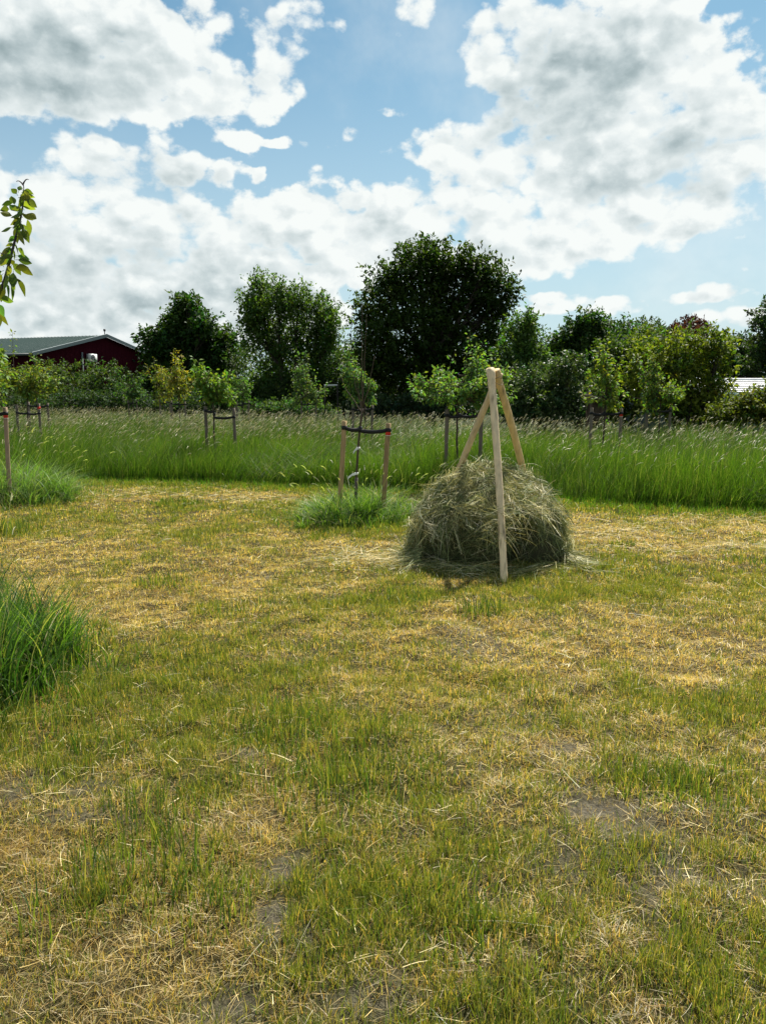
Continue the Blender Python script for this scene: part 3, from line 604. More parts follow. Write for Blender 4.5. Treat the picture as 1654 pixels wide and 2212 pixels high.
# ------------------------------------------------------------------ young trees and their stakes
def support(name_label, xs, Y, red=None, turn=0.0, h=1.32, r=.032, drop=(0, 0), colr=(.30, .22, .14), trunk_x=None, tops=None, feet=None, group='stake supports of the young trees'):
    """two stakes joined by a black rubber band to the stem"""
    xa, xb = xs; pa = at(xa, 850, Y - turn); pb = at(xb, 850, Y + turn)
    pt = at(trunk_x if trunk_x else (xa + xb) / 2, 850, Y); base = (pt[0], pt[1], 0)
    root = empty('tree_support', base); tag(root, name_label, 'tree support', group)
    tops_w = []
    for i, p in enumerate((pa, pb)):
        hh = h + (rng.random() - .5) * .05; top = np.array([p[0], p[1], hh]); ft = np.array([p[0] + rng.normal(0, .012), p[1], -.02])
        if tops is not None: top = tops[i]; ft = feet[i]
        mb = MB(); q = curve(ft, top, (0, 0, 0), 12, .004); tube(mb, q, r, np.array(colr) * rng.uniform(.85, 1.15), 10, .04)
        st = mb.build('stake', M_STAKE, root, base, smooth=False); tops_w.append((q, top))
        if red is not None and red == i:
            mb = MB(); k = q[-1] - q[-2]; k /= np.linalg.norm(k)
            tube(mb, np.array([top - k * .15, top - k * .08]), r * 1.05, np.array([.62, .05, .03]), 12); tube(mb, np.array([top - k * .157, top - k * .151]), r * 1.07, np.array([.75, .7, .62]), 12)
            m_ = mb.build('marker', M_PAINT, st, base)
    za = tops_w[0][1][2] - .085 - drop[0]; zb = tops_w[1][1][2] - .085 - drop[1]
    A = tops_w[0][1].copy(); A[2] = za; B = tops_w[1][1].copy(); B[2] = zb
    mb = MB(); T = np.array([pt[0], pt[1], (za + zb) / 2])
    def strap(P0, P1):
        d = P1 - P0; d[2] *= 1; L = np.linalg.norm(d); d /= L; s = np.cross(d, [0, 0, 1.0]); s /= np.linalg.norm(s)
        for off in (-1, 1):
            q = np.stack([P0 + s * off * .018 + d * t * L + np.array([0, 0, -.02 * 4 * t * (1 - t)]) for t in np.linspace(0, 1, 8)])
            w = .024; V = np.concatenate([q + np.array([0, 0, w]), q - np.array([0, 0, w]), q + np.array([0, 0, w]) + s * .006 * off, q - np.array([0, 0, w]) + s * .006 * off])
            n = 8; i = np.arange(7); F4 = []
            for a_, b_ in ((0, 1), (3, 2), (2, 0), (1, 3)): F4.append(np.stack([a_ * n + i, a_ * n + i + 1, b_ * n + i + 1, b_ * n + i], -1))
            mb.add(V, np.concatenate(F4), np.array([.012, .012, .013]))
        for e in (P0,):
            tube(mb, np.array([e - np.array([0, 0, .024]), e + np.array([0, 0, .024])]), r * 1.22, np.array([.012, .012, .013]), 12)
    T1 = T.copy(); T2 = T.copy(); T1[2] = za - .02; T2[2] = zb - .01
    strap(A, T1); strap(B, T2)
    tube(mb, np.array([T - np.array([0, 0, .045]), T + np.array([0, 0, .03])]), .026, np.array([.012, .012, .013]), 10)
    mb.build('rubber_tie', M_RUBBER, root, base)
    return T

LEAFC = dict(mid=(.060, .115, .022), dark=(.028, .060, .014), light=(.105, .165, .030), yellow=(.16, .17, .030), deep=(.018, .040, .012), blue=(.045, .095, .035), purple=(.050, .018, .022))
def shoot_leaves(mb, q, n, L, col, start=.15, wr=.5, droop=.35):
    t = rng.uniform(start, 1, n); idx = t * (len(q) - 1); i = np.minimum(idx.astype(int), len(q) - 2); f = (idx - i)[:, None]
    P = q[i] * (1 - f) + q[i + 1] * f; ax = q[i + 1] - q[i]; ax /= np.linalg.norm(ax, axis=1, keepdims=True) + 1e-9
    D = rng.normal(size=(n, 3)); D /= np.linalg.norm(D, axis=1, keepdims=True); D = D + ax * .5; D[:, 2] -= droop
    D /= np.linalg.norm(D, axis=1, keepdims=True); off = rng.uniform(.1, .9, (n, 1)) * L
    leaves(mb, P + D * off, D + np.array([0, 0, -.25]), L * rng.uniform(.65, 1.2, n), wr, vary(col, n, .22, .18))
def young_tree(label, tx, Y, lobes, col, leaf=.07, nshoot=26, per=70, tr=.020, fork=1.55, tipcol=None, extra=None, group='young trees planted in the uncut grass'):
    p = at(tx, 850, Y); base = (p[0], p[1], 0); root = empty('young_tree', base); tag(root, label, 'young tree', group)
    tb = MB(); lb = MB(); col = np.array(col) * 1.2; leaf = leaf * 1.2; per = int(per * .55); fk = np.array([p[0] + rng.normal(0, .02), p[1], fork])
    tube(tb, curve((p[0], p[1], -.02), fk, (rng.normal(0, .02), 0, 0), 12, .012), np.linspace(tr, tr * .72, 12), np.array([.085, .065, .05]), 8)
    for cx, cy, rx, ry, w in lobes:
        c = at(cx, cy, Y); ax = span(rx, Y); az_ = span(ry, Y)
        for k in range(max(2, int(nshoot * w * .8))):
            d = rng.normal(size=3); d /= np.linalg.norm(d); d[2] = d[2] * .8 + .15; rr = rng.random() ** .4 * rng.choice([.9, 1.1, 1.5], p=[.45, .35, .2])
            tip = c + d * rr * np.array([ax, ax * .9, az_])
            s = fk + np.array([0, 0, rng.uniform(-.15, .35)]); s[2] = min(s[2], tip[2] - .05) if tip[2] > fk[2] else fk[2]
            mid = (s + tip) / 2; out = tip - s; q = curve(s, tip, (out[0] * .18, out[1] * .18, -.12 * abs(out[0])), 9, .03)
            tube(tb, q, np.linspace(.010, .003, 9), np.array([.09, .07, .05]), 5, cap=False)
            cc = np.array(col) * rng.uniform(.8, 1.2)
            if tipcol is not None and rng.random() < .4: cc = np.array(tipcol)
            shoot_leaves(lb, q, per, leaf, cc, .3)
            for z in range(3):                               # side twigs
                b0 = q[rng.integers(4, 8)]; e = b0 + rng.normal(0, 1, 3) * np.array([ax, ax, az_]) * .28 + np.array([0, 0, .08]); qq = curve(b0, e, (0, 0, .02), 5)
                tube(tb, qq, np.linspace(.005, .002, 5), np.array([.09, .07, .05]), 4, cap=False); shoot_leaves(lb, qq, per // 3, leaf, cc, .1)
    for pts in (extra or []):                                # single tall leaders
        q = np.array([at(x, y, Y) for x, y in pts]); tube(tb, q, np.linspace(.009, .003, len(q)), np.array([.09, .07, .05]), 5, cap=False); shoot_leaves(lb, q, 26, leaf, col, .3)
    tb.build('trunk', M_BARK, root, base); lb.build('crown', M_LEAF, root, base); return root

# bare sapling in the mown grass
def bare_sapling():
    g0 = gnd(771, 1122); Y = g0[1]; base = tuple(g0); root = empty('bare_sapling', base); tag(root, 'leafless sapling with upright whips, tied between two stakes beside the haystack', 'young tree', 'young trees in the mown strip')
    mb = MB(); bark = np.array([.10, .075, .055]); fk = at(781, 882, Y)
    pts = [(771, 1122), (767, 1080), (769, 1030), (772, 980), (776, 930), (780, 900), (781, 882)]
    q = np.array([at(x, y, Y) for x, y in pts]); q[0][2] = -.02; tube(mb, q, np.array([.015, .0145, .014, .0135, .013, .014, .012]), bark, 9, .1)
    for pts in ([(781, 882), (782, 800), (781, 732), (782, 655)], [(782, 880), (786, 800), (788, 735), (791, 690)], [(780, 890), (765, 868), (747, 842), (733, 806)], [(780, 884), (770, 845), (760, 800)],
                [(782, 880), (793, 845), (800, 815), (809, 768)], [(783, 892), (790, 876), (796, 862)], [(781, 884), (775, 850), (771, 822)]):
        q = np.array([at(x, y, Y + i * .02 * (1 if j % 2 else -1)) for j, (x, y) in [(len(pts), p) for p in pts] for i in (0,)])
        t = np.linspace(0, 1, len(q)); ti = np.linspace(0, 1, 10); q = np.stack([np.interp(ti, t, q[:, k]) for k in range(3)], -1); q[1:] += rng.normal(0, .004, (9, 3))
        tube(mb, q, np.linspace(.0075, .0030, 10), bark * 1.1, 5)
    for k in range(2):                                        # short snags near the fork
        s = at(781 + 4 * k, 905 - 4 * k, Y); tube(mb, curve(s, s + np.array([.07 * (1 if k else -1), -.02, .05]), (0, 0, 0), 4), .003, bark * 2, 4)
    mb.build('trunk', M_BARK, root, base, smooth=True)
    mb = MB(); q = np.array([at(x, y, Y) for x, y in [(770, 1118), (767, 1085), (768, 1058), (769, 1032)]]); q[0][2] = .0
    tube(mb, q, .021, np.array([.12, .10, .085]), 12, .03); mb.build('trunk_guard', M_BARK, root, base, smooth=True)
    for (x0, y0, x1, y1) in ((772, 968, 762, 978), (768, 1023, 751, 1032)):
        mb = MB(); a = at(x0 + 1, y0, Y - .03); b = at(x1, y1, Y - .05); m_ = (a + b) / 2 + np.array([0, 0, .015])
        for s, e in ((a, m_), (m_, b)):
            mb.add([s + np.array([0, 0, .012]), s - np.array([0, 0, .014]), e - np.array([0, .008, .016]), e + np.array([0, .008, .014])], [[0, 1, 2, 3]], np.array([.72, .72, .66]))
            mb.add([s + np.array([0, .002, .012]), s - np.array([0, -.002, .014]), e - np.array([0, .006, .016]), e + np.array([0, .010, .014])], [[3, 2, 1, 0]], np.array([.72, .72, .66]))
        r = np.array([at(x0 + 1, y0, Y) - np.array([0, 0, .014]), at(x0 + 1, y0, Y) + np.array([0, 0, .014])]); tube(mb, r, .025, np.array([.72, .72, .66]), 10)
        mb.build('label_tape', M_PLASTIC, root, base)
    ta = at(743, 909, Y - .05); tb_ = at(838, 914, Y - .02); fa = at(732, 1110, Y - .05); fb = at(826, 1110, Y - .02)
    fa = fa + (fa - ta) * .06; fb = fb + (fb - tb_) * .06
    support('two brown stakes with thick black tie and red mark round the leafless sapling', (743, 838), Y, red=1, r=.031, colr=(.34, .235, .12), trunk_x=777, tops=[ta, tb_], feet=[fa, fb])
bare_sapling()

def left_edge_tree():
    """tree standing just outside the picture; one leafy branch reaches in"""
    Y = 4.0; bx = -2.42; base = (bx, Y, 0); root = empty('pear_tree', base); tag(root, 'broad leaved fruit branch reaching up into the sky at the left edge of the picture', 'young tree', 'young trees in the mown strip')
    tb = MB(); bark = np.array([.11, .09, .08])
    q = curve((bx, Y, -.02), (bx - .03, Y, 1.5), (.02, 0, 0), 10, .01); tube(tb, q, np.linspace(.03, .022, 10), bark, 9)
    path = [(bx - .03, Y, 1.5), at(-55, 760, Y), at(-18, 680, Y), at(8, 612, Y), at(21, 565, Y), at(32, 520, Y), at(43, 480, Y), at(50, 440, Y), at(52, 412, Y), at(50, 393, Y)]
    path = np.array([np.array(p) for p in path]); tt = np.arange(len(path)); ti = np.linspace(0, len(path) - 1, 40); q = np.stack([np.interp(ti, tt, path[:, k]) for k in range(3)], -1); q[1:-1] = (q[:-2] + q[1:-1] * 2 + q[2:]) / 4
    tube(tb, q, np.linspace(.011, .0018, 40), np.array([.075, .065, .075]), 7)
    for (x0, y0, x1, y1) in ((8, 612, -30, 596), (22, 560, -10, 545), (50, 400, 35, 392), (50, 398, 62, 388), (-20, 680, -50, 600)):
        tube(tb, curve(at(x0, y0, Y), at(x1, y1, Y), (0, 0, .01), 5), np.linspace(.004, .0015, 5), bark, 5)
    for k in range(5):
        e = np.array([bx + rng.uniform(-1.1, -.35), Y + rng.uniform(-.4, .7), rng.uniform(1.9, 2.9)]); qq = curve(path[0], e, (0, 0, -.05), 8); tube(tb, qq, np.linspace(.012, .003, 8), bark, 6)
    tb.build('trunk', M_BARK, root, base, smooth=True)
    lb = MB()
    def leaf(px, py, ang, L, w, tilt=.3, c=None):
        """oval leaf hanging from (px,py) towards screen angle ang"""
        o = at(px, py, Y + rng.uniform(-.05, .05)); D = np.array([math.cos(ang), rng.normal(0, .35), math.sin(ang)]); D /= np.linalg.norm(D)
        S = np.cross(D, [0, 1, 0]); S += np.array([0, rng.normal(0, .6), 0]); S -= D * S.dot(D); S /= np.linalg.norm(S); Nn = np.cross(S, D)
        col = np.array(c) if c is not None else vary((.12, .155, .032), 1, .3, .15)[0]; pr = [0, .28, .46, .5, .42, .24, .03]; V = []
        st = o - D * .012
        for i, wv in enumerate(pr):
            t = i / 6; cpt = o + D * L * t + np.array([0, 0, -1]) * L * .28 * t * t; V += [cpt + S * L * w * wv + Nn * L * .10 * (wv * 2), cpt, cpt - S * L * w * wv + Nn * L * .10 * (wv * 2)]
        Q = []
        for i in range(6):
            for j in (0, 1): a = i * 3 + j; Q.append([a, a + 1, a + 4, a + 3])
        lb.add(V, Q, col); tube(lb, np.array([st, o]), .0012, col * 1.2, 4)
    spec = [(28, 478, 3.0, 24), (35, 492, 2.7, 22), (30, 520, 3.3, 22), (40, 470, 1.9, 20), (44, 482, 2.4, 22), (50, 462, .3, 24), (56, 470, -.2, 26), (60, 490, -.5, 30), (66, 500, -.9, 26), (48, 500, 3.6, 22), (44, 520, -1.2, 22),
            (52, 510, -1.5, 20), (58, 520, -.7, 24), (40, 540, 3.5, 18), (44, 447, 2.6, 20), (38, 462, 3.4, 22), (57, 448, .1, 20), (62, 456, -.3, 24), (48, 440, 1.3, 16),
            (40, 566, .1, 26), (30, 562, 2.9, 22), (28, 580, 3.0, 26), (36, 582, 2.3, 20), (44, 584, -.1, 24), (50, 590, -.6, 28), (34, 600, -.7, 24), (46, 605, -.3, 30), (20, 590, 3.4, 26), (28, 604, 3.8, 24), (24, 622, -1.9, 28), (30, 620, -1.5, 26), (12, 612, 3.2, 28), (10, 622, 3.6, 30),
            (36, 618, -1.1, 24), (42, 628, -.9, 28), (32, 640, -1.3, 26), (22, 640, -1.7, 30), (12, 640, -1.9, 26), (40, 612, .2, 26), (18, 600, 2.6, 24), (8, 590, 3.1, 24), (6, 668, 3.0, 22), (10, 676, -.5, 26), (4, 682, -1.0, 26), (0, 660, 3.4, 30), (-2, 700, -.6, 28), (0, 706, -1.2, 26), (-8, 740, -1.0, 30), (-6, 690, -1.6, 28), (0, 640, 3, 26), (-5, 620, 3.2, 26), (52, 455, .9, 18), (36, 600, 1.9, 18), (30, 560, 1.2, 18)]
    ox, oy = -8, -28
    for px, py, an, L in spec: leaf(px + ox + rng.normal(0, 2), py + oy + rng.normal(0, 2) + 0, an + rng.normal(0, .35), span(L * rng.uniform(.9, 1.2), Y), rng.uniform(.5, .66))
    for k in range(28):
        i = rng.integers(18, 38); px, py = px_of(q[i, 0], q[i, 1], q[i, 2]); leaf(px, py, rng.choice([rng.normal(-.5, .5), rng.normal(3.5, .5)]), span(rng.uniform(15, 26), Y), .45)
    for k in range(160):
        e = np.array([bx + rng.uniform(-1.1, -.3), Y + rng.uniform(-.4, .7), rng.uniform(1.7, 3)]); px, py = px_of(*e); leaf(px, py, rng.uniform(-3, 0), .06, .5)
    lb.build('crown', M_LEAF, root, base)
left_edge_tree()

mid, dark, light, yellow, deep, blue = (LEAFC[k] for k in ('mid', 'dark', 'light', 'yellow', 'deep', 'blue'))
# tree off the left edge at the end of the mown strip: stake visible, foliage tips visible
young_tree('young tree cut by the left edge, leaf tips above the far left stake', -62, 11.0, [(-60, 800, 80, 70, 1)], light, .075, 26, 60)
support('red marked stake at the far left edge, black tie running out of the picture', (-75, 12), 11.0, red=1, r=.030, colr=(.38, .27, .18), trunk_x=-60,
        tops=[at(-78, 882, 11.0), at(11, 880, 11.0)], feet=[at(-68, 1062, 11.0), at(21, 1066, 11.0)])
T = [  # label, trunk x, distance, lobes, colour, leaf, shoots, leaves per shoot, stakes, extra
    ('leafy young tree with pale narrow leaves right behind the pole tripod', 991, 12.7, [(990, 840, 95, 75, .9), (930, 830, 55, 35, .3), (1060, 820, 60, 60, .45), (1015, 765, 30, 50, .2), (1085, 850, 40, 50, .2)], (.10, .17, .045), .060, 30, 85, (965, 1040), [[(1000, 800), (1010, 760), (1015, 712)]]),
    ('bushy young tree with bright drooping leaves over two dark stakes, left of the middle', 461, 15.6, [(462, 825, 48, 55, .9), (440, 830, 30, 45, .3), (490, 850, 26, 40, .3)], (.105, .17, .032), .075, 26, 60, (442, 503), []),
    ('slim young tree showing behind the whips of the leafless sapling', 783, 19.0, [(752, 800, 36, 50, .6), (790, 845, 26, 45, .5), (760, 860, 26, 40, .3), (800, 840, 14, 40, .2)], (.085, .15, .045), .075, 26, 60, (762, 803), [[(760, 800), (758, 740), (758, 682)]]),
    ('young tree with a thin pointed leader right of the tripod in the tall grass', 1306, 14.9, [(1305, 850, 32, 70, .7), (1330, 840, 24, 50, .3), (1300, 770, 14, 50, .3)], (.115, .165, .03), .070, 22, 55, (1278, 1342), [[(1305, 800), (1302, 770), (1300, 735)]]),
    ('broad young tree in front of the bright green bushes at the right', 1425, 17.2, [(1420, 850, 50, 60, .8), (1400, 800, 40, 50, .3), (1450, 860, 40, 50, .4), (1420, 780, 18, 60, .2)], (.095, .145, .03), .070, 26, 60, (1398, 1448), []),
    ('pale green young tree standing before the middle trees, slightly left of the bare sapling', 665, 26.0, [(660, 830, 38, 50, .7), (650, 790, 20, 40, .3), (640, 870, 20, 25, .2), (685, 860, 18, 30, .2)], (.075, .125, .04), .085, 26, 50, (650, 681), []),
    ('yellow green young tree, tallest of the close pair left of the middle', 385, 27.0, [(372, 800, 30, 45, .7), (395, 840, 34, 40, .5), (355, 850, 24, 35, .2)], yellow, .085, 26, 50, (369, 398), []),
    ('yellowish young tree directly left of the tallest of the close pair', 354, 30.5, [(350, 810, 26, 50, .7), (340, 850, 26, 30, .3)], (.13, .15, .03), .09, 24, 46, (344, 366), []),
    ('round dark green young tree below the gable of the red barn', 285, 31.0, [(270, 830, 42, 42, .8), (300, 850, 28, 30, .3)], (.05, .10, .028), .09, 26, 50, (276, 294), []),
    ('small young tree low beside the leftmost trunk of the middle trees', 523, 26.5, [(522, 845, 24, 32, .8), (505, 830, 16, 25, .2)], (.065, .125, .03), .085, 20, 40, (510, 536), []),
    ('young tree with a long bare tipped leader before the barn roof', 58, 19.4, [(55, 815, 44, 55, .8), (40, 800, 24, 60, .2), (90, 830, 30, 35, .3)], (.115, .15, .03), .080, 26, 60, (34, 82), [[(30, 800), (28, 760), (27, 716)]]),
    ('young tree filling the gap between the barn side wall and its neighbour at far left', 80, 23.5, [(95, 825, 36, 44, .8)], (.09, .13, .028), .085, 22, 50, (60, 101), []),
]
supl = ['weathered stakes with black tie behind the left pole of the tripod', 'pair of dark stakes under the bushy bright leaved young tree', 'short stakes seen directly behind the leafless sapling',
        'stakes with a slanting black tie under the pointed young tree at right', 'faint stakes under the broad young tree at right', 'thin stakes under the pale green young tree of the middle', 'right hand stakes of the close yellow green pair', 'left hand stakes of the close yellow green pair',
        'two close stakes below the red barn gable', 'far small stakes beside the dark middle trunks', 'pale topped stakes with black tie at the left behind the tall grass', 'stakes behind the pale topped pair at the far left']
for (lab, tx, Y, lob, col, leaf, ns, per, st, ex), sl in zip(T, supl):
    young_tree(lab, tx, Y, lob, col, leaf, ns, per, extra=ex)
    support(sl, st, Y, red=(1 if tx in (1306, 58) else None), trunk_x=tx, turn=(.0 if Y < 18 else .06), colr=(.16, .13, .10) if Y > 12 else (.3, .22, .14), drop=(.0, .10) if tx == 461 else ((.02, .0) if tx != 58 else (.12, .16)))

# ------------------------------------------------------------------ large trees and bushes
def tree(name, label, bx, Y, lobes, leaf, n, col, group, trunk_r=.16, cat='tree', dens_var=.2, clump=.5, gloss=False, stems=1, wr=.5, upright=.3, skirt=None, col2=None, yel=.15, rough_edge=.28, shrink=1.0):
    g = at(bx, 850, Y); base = (g[0], g[1], 0); root = empty(name, base); tag(root, label, cat, group)
    tb = MB(); lb = MB(); bark = np.array([.055, .045, .035])
    Lw = []; wts = []
    for l in lobes:
        cx, cy, rx, ry = l[:4]; dy = l[4] if len(l) > 4 else rng.uniform(-.08, .08) * Y * .3
        c = at(cx, cy, Y + dy); R = np.array([span(rx, Y), span((rx + ry) / 2, Y) * .85, span(ry, Y)]) * shrink; Lw.append((c, R)); wts.append(R[0] * R[2])
    top = max(c[2] for c, R in Lw); low = min(c[2] - R[2] for c, R in Lw)
    fork = max(.5, min(low + .35 * (top - low), top * .45)); stem_tops = []
    for s in range(stems):
        o = (s - (stems - 1) / 2) * trunk_r * 3.2; f = np.array([g[0] + o * 1.8, g[1] + rng.normal(0, .1), fork]); stem_tops.append(f)
        tube(tb, curve((g[0] + o, g[1], -.05), f, (rng.normal(0, .08), 0, 0), 10, .03), np.linspace(trunk_r * 1.2, trunk_r * .7, 10), bark, 9, .12)
    wts = np.array(wts); cnt = (n * wts / wts.sum()).astype(int); per = 16
    for (c, R), k in zip(Lw, cnt):
        f = min(stem_tops, key=lambda s: np.linalg.norm(s - c)); q = curve(f, c, (0, 0, -.08 * np.linalg.norm(c - f)), 9, .12)
        tube(tb, q, np.linspace(trunk_r * .5, trunk_r * .16, 9), bark, 6, .1, cap=False)
        nc = max(6, k // per); d = rng.normal(size=(nc, 3)); d /= np.linalg.norm(d, axis=1, keepdims=True); rr = rng.random(nc) ** .42
        edge = 1 + rough_edge * (fbm(d[:, 0] * 2.6 + c[0], d[:, 2] * 2.6 + d[:, 1] * 2.6 + c[2], 951, 3) - .5) * 2
        P = c + d * (rr * edge)[:, None] * R
        P = P[P[:, 2] > .15]; d = d[:len(P)]; nc = len(P)
        for i in rng.choice(nc, min(nc, 16), replace=False):
            tube(tb, curve(q[rng.integers(3, 9)], P[i], (0, 0, -.05), 6, .06), np.linspace(trunk_r * .13, .006, 6), bark, 4, cap=False)
        ax = d * .6 + rng.normal(0, .5, (nc, 3)); ax[:, 2] += upright; ax /= np.linalg.norm(ax, axis=1, keepdims=True)
        t = rng.random((nc, per, 1)); Lc = clump * rng.uniform(.6, 1.3, (nc, 1, 1))
        Q = P[:, None] + ax[:, None] * (t - .3) * Lc + rng.normal(0, 1, (nc, per, 3)) * Lc * .20 * (1.15 - t)
        D = ax[:, None] * .7 + rng.normal(0, .8, (nc, per, 3)); D[..., 2] -= .25
        cc = np.repeat(vary(col, nc, .22, yel), per, 0)
        if col2 is not None:
            sel = np.repeat(rng.random(nc) < .3, per); cc[sel] = np.asarray(col2)
        cc = cc * np.clip(1 + rng.normal(0, .18, (len(cc), 1)), .5, 1.6)
        leaves(lb, Q.reshape(-1, 3), D.reshape(-1, 3), leaf * rng.uniform(.7, 1.25, nc * per), wr, cc)
    tb.build('trunk', M_BARK, root, base); lb.build('crown', M_GLOSSLEAF if gloss else M_LEAF, root, base); return root
BG = 'trees beyond the field'; BU = 'bushes along the back of the field'
tree('walnut_tree', 'largest tree of the picture, broad dark crown behind the bare sapling and tripod', 925, 31,
     [(905, 590, 78, 60), (985, 615, 70, 60), (835, 622, 50, 46), (1050, 630, 58, 65), (800, 690, 38, 70), (870, 700, 80, 75), (960, 710, 80, 80), (1050, 710, 52, 70), (840, 790, 70, 60), (940, 800, 90, 60), (1020, 790, 60, 60), (905, 548, 50, 28), (955, 575, 50, 40), (1015, 570, 36, 30), (1050, 590, 28, 26), (800, 800, 40, 70), (1085, 640, 34, 40), (860, 850, 80, 40), (960, 850, 80, 40)],
     .18, 43000, (.030, .056, .010), BG, .22, clump=.75, yel=.1, wr=.48, rough_edge=.42, shrink=.90)
tree('ash_tree', 'feathery mid green tree left of the largest tree, its top right side pale', 640, 36,
     [(555, 650, 34, 45), (600, 650, 40, 40), (640, 660, 42, 40), (690, 690, 44, 50), (560, 720, 40, 60), (620, 740, 60, 60), (690, 770, 46, 60), (610, 820, 75, 50), (690, 840, 50, 50), (540, 690, 20, 60), (715, 730, 24, 60), (565, 618, 16, 22), (575, 850, 50, 40)],
     .16, 31000, (.058, .110, .024), BG, .12, stems=3, clump=.85, upright=.9, col2=(.085, .14, .035), rough_edge=.45, shrink=.86)
tree('chestnut_tree', 'dark pointed tree between the red barn and the feathery tree', 405, 44,
     [(405, 682, 30, 40), (375, 705, 24, 28), (438, 708, 24, 26), (400, 740, 75, 45), (460, 750, 40, 50), (350, 760, 44, 40), (420, 800, 90, 45), (320, 735, 22, 20), (385, 660, 10, 14), (410, 658, 12, 14), (490, 745, 22, 32), (480, 800, 40, 50), (360, 830, 60, 40)],
     .26, 26000, (.030, .066, .014), BG, .2, clump=.9, upright=.6, rough_edge=.5, shrink=.86)
tree('bare_bush', 'thin stemmed see-through shrub in the gap left of the feathery tree', 515, 38,
     [(512, 800, 26, 60), (530, 760, 16, 50), (505, 850, 30, 30)], .12, 1700, (.045, .075, .02), BG, .05, stems=4, upright=.8, clump=.5)
tree('lime_tree', 'lighter green tree leaning out from the right side of the largest tree', 1130, 27,
     [(1125, 730, 40, 40), (1140, 780, 40, 50), (1105, 790, 40, 50), (1135, 700, 22, 22), (1120, 850, 60, 50)], .13, 15000, (.052, .105, .026), BG, .1, clump=.45, col2=(.09, .15, .04), rough_edge=.35)
tree('maple_tree', 'dark tree with knobbly top right of the lighter leaning tree', 1250, 34,
     [(1245, 730, 40, 34), (1280, 720, 36, 34), (1320, 740, 40, 40), (1210, 760, 36, 40), (1260, 780, 70, 45), (1330, 800, 60, 50), (1190, 800, 34, 50), (1255, 698, 18, 16), (1285, 695, 16, 14)], .18, 20000, (.034, .072, .016), BG, .18, clump=.7, rough_edge=.42)
tree('oak_tree', 'smooth domed dark tree behind, left of the purple one', 1385, 48,
     [(1385, 725, 50, 34), (1430, 735, 30, 34), (1350, 750, 40, 40), (1400, 780, 70, 50)], .2, 9000, (.034, .060, .016), BG, .2, clump=.55, rough_edge=.15)
tree('copper_beech', 'dark purple leaved tree top rising behind the bright green bushes', 1488, 46,
     [(1488, 712, 34, 22), (1472, 728, 26, 22), (1508, 704, 18, 14), (1490, 750, 36, 40)], .2, 5200, LEAFC['purple'], BG, .16, clump=.5, rough_edge=.25, yel=.05)
tree('hazel_bush', 'tall bright yellow green bush right of the tripod, left of the white roof', 1490, 22.5,
     [(1500, 760, 60, 50), (1450, 780, 50, 50), (1540, 770, 40, 50), (1480, 840, 70, 60), (1540, 840, 30, 60), (1440, 860, 50, 50), (1400, 800, 50, 60), (1510, 890, 60, 40), (1555, 740, 22, 24)], .125, 17000, (.085, .120, .018), BG, .08, stems=3, clump=.45, col2=(.16, .19, .025), rough_edge=.3)
tree('field_maple', 'green tree in front of the domed dark tree', 1360, 25,
     [(1350, 800, 50, 55), (1310, 830, 40, 60), (1380, 770, 45, 45), (1340, 870, 60, 40), (1310, 760, 28, 36), (1400, 740, 34, 30)], .12, 13000, (.052, .088, .018), BG, .08, stems=2, clump=.45, col2=(.08, .115, .022))
tree('oak_tree', 'dark tree crown cut by the right edge above the white roof', 1665, 40,
     [(1660, 690, 34, 40), (1680, 740, 50, 60), (1640, 775, 40, 40), (1700, 690, 50, 60)], .2, 8000, (.032, .060, .018), BG, .2, clump=.55)
tree('oak_tree', 'low dark tree between the bright bushes and the tree on the right edge', 1600, 46,
     [(1600, 750, 34, 30), (1570, 770, 30, 34), (1625, 775, 34, 34), (1600, 810, 60, 34)], .2, 6000, (.026, .048, .016), BG, .18, clump=.5, rough_edge=.15)
tree('dogwood_bush', 'glossy bush sparkling white directly right of the tripod top', 1180, 22,
     [(1150, 840, 60, 45), (1210, 830, 50, 45), (1180, 880, 80, 36), (1250, 870, 40, 40), (1110, 880, 50, 36), (1230, 790, 34, 30)], .10, 17000, (.040, .075, .022), BU, .04, 'bush', stems=3, clump=.35, gloss=True, col2=(.08, .12, .035))
tree('bramble_bush', 'low dark bush at the foot of the largest tree', 900, 27,
     [(860, 880, 60, 26), (930, 875, 60, 30), (800, 880, 50, 26), (1000, 880, 60, 28)], .10, 11000, (.028, .055, .022), BU, .04, 'bush', stems=3, clump=.35, gloss=True)
tree('hawthorn_bush', 'dark rounded bush filling the gap between the feathery tree and the largest tree', 750, 35,
     [(745, 800, 40, 50), (770, 760, 26, 40), (730, 850, 60, 40), (690, 850, 60, 40), (620, 850, 60, 40)], .12, 13000, (.030, .058, .016), BU, .06, 'bush', stems=2, clump=.4)
tree('alder_tree', 'low dark green tree closing the gap right of the pointed tree by the barn', 478, 47,
     [(490, 800, 34, 40), (460, 800, 30, 40), (500, 840, 44, 34), (520, 850, 30, 30)], .14, 5000, (.034, .064, .018), BG, .1, stems=2, clump=.5)
tree('nettle_patch', 'low mid green leafy bank left of the bare sapling at the field edge', 600, 31,
     [(560, 886, 50, 18), (620, 884, 60, 18), (680, 890, 50, 14)], .10, 9000, (.055, .105, .035), BU, .03, 'bush', stems=2, clump=.3)
tree('elder_bush', 'dark bush between the close yellow green pair and the feathery tree', 520, 36,
     [(500, 860, 60, 30), (560, 850, 50, 34), (450, 860, 50, 30)], .12, 6000, (.030, .058, .018), BU, .05, 'bush', stems=3, clump=.4)
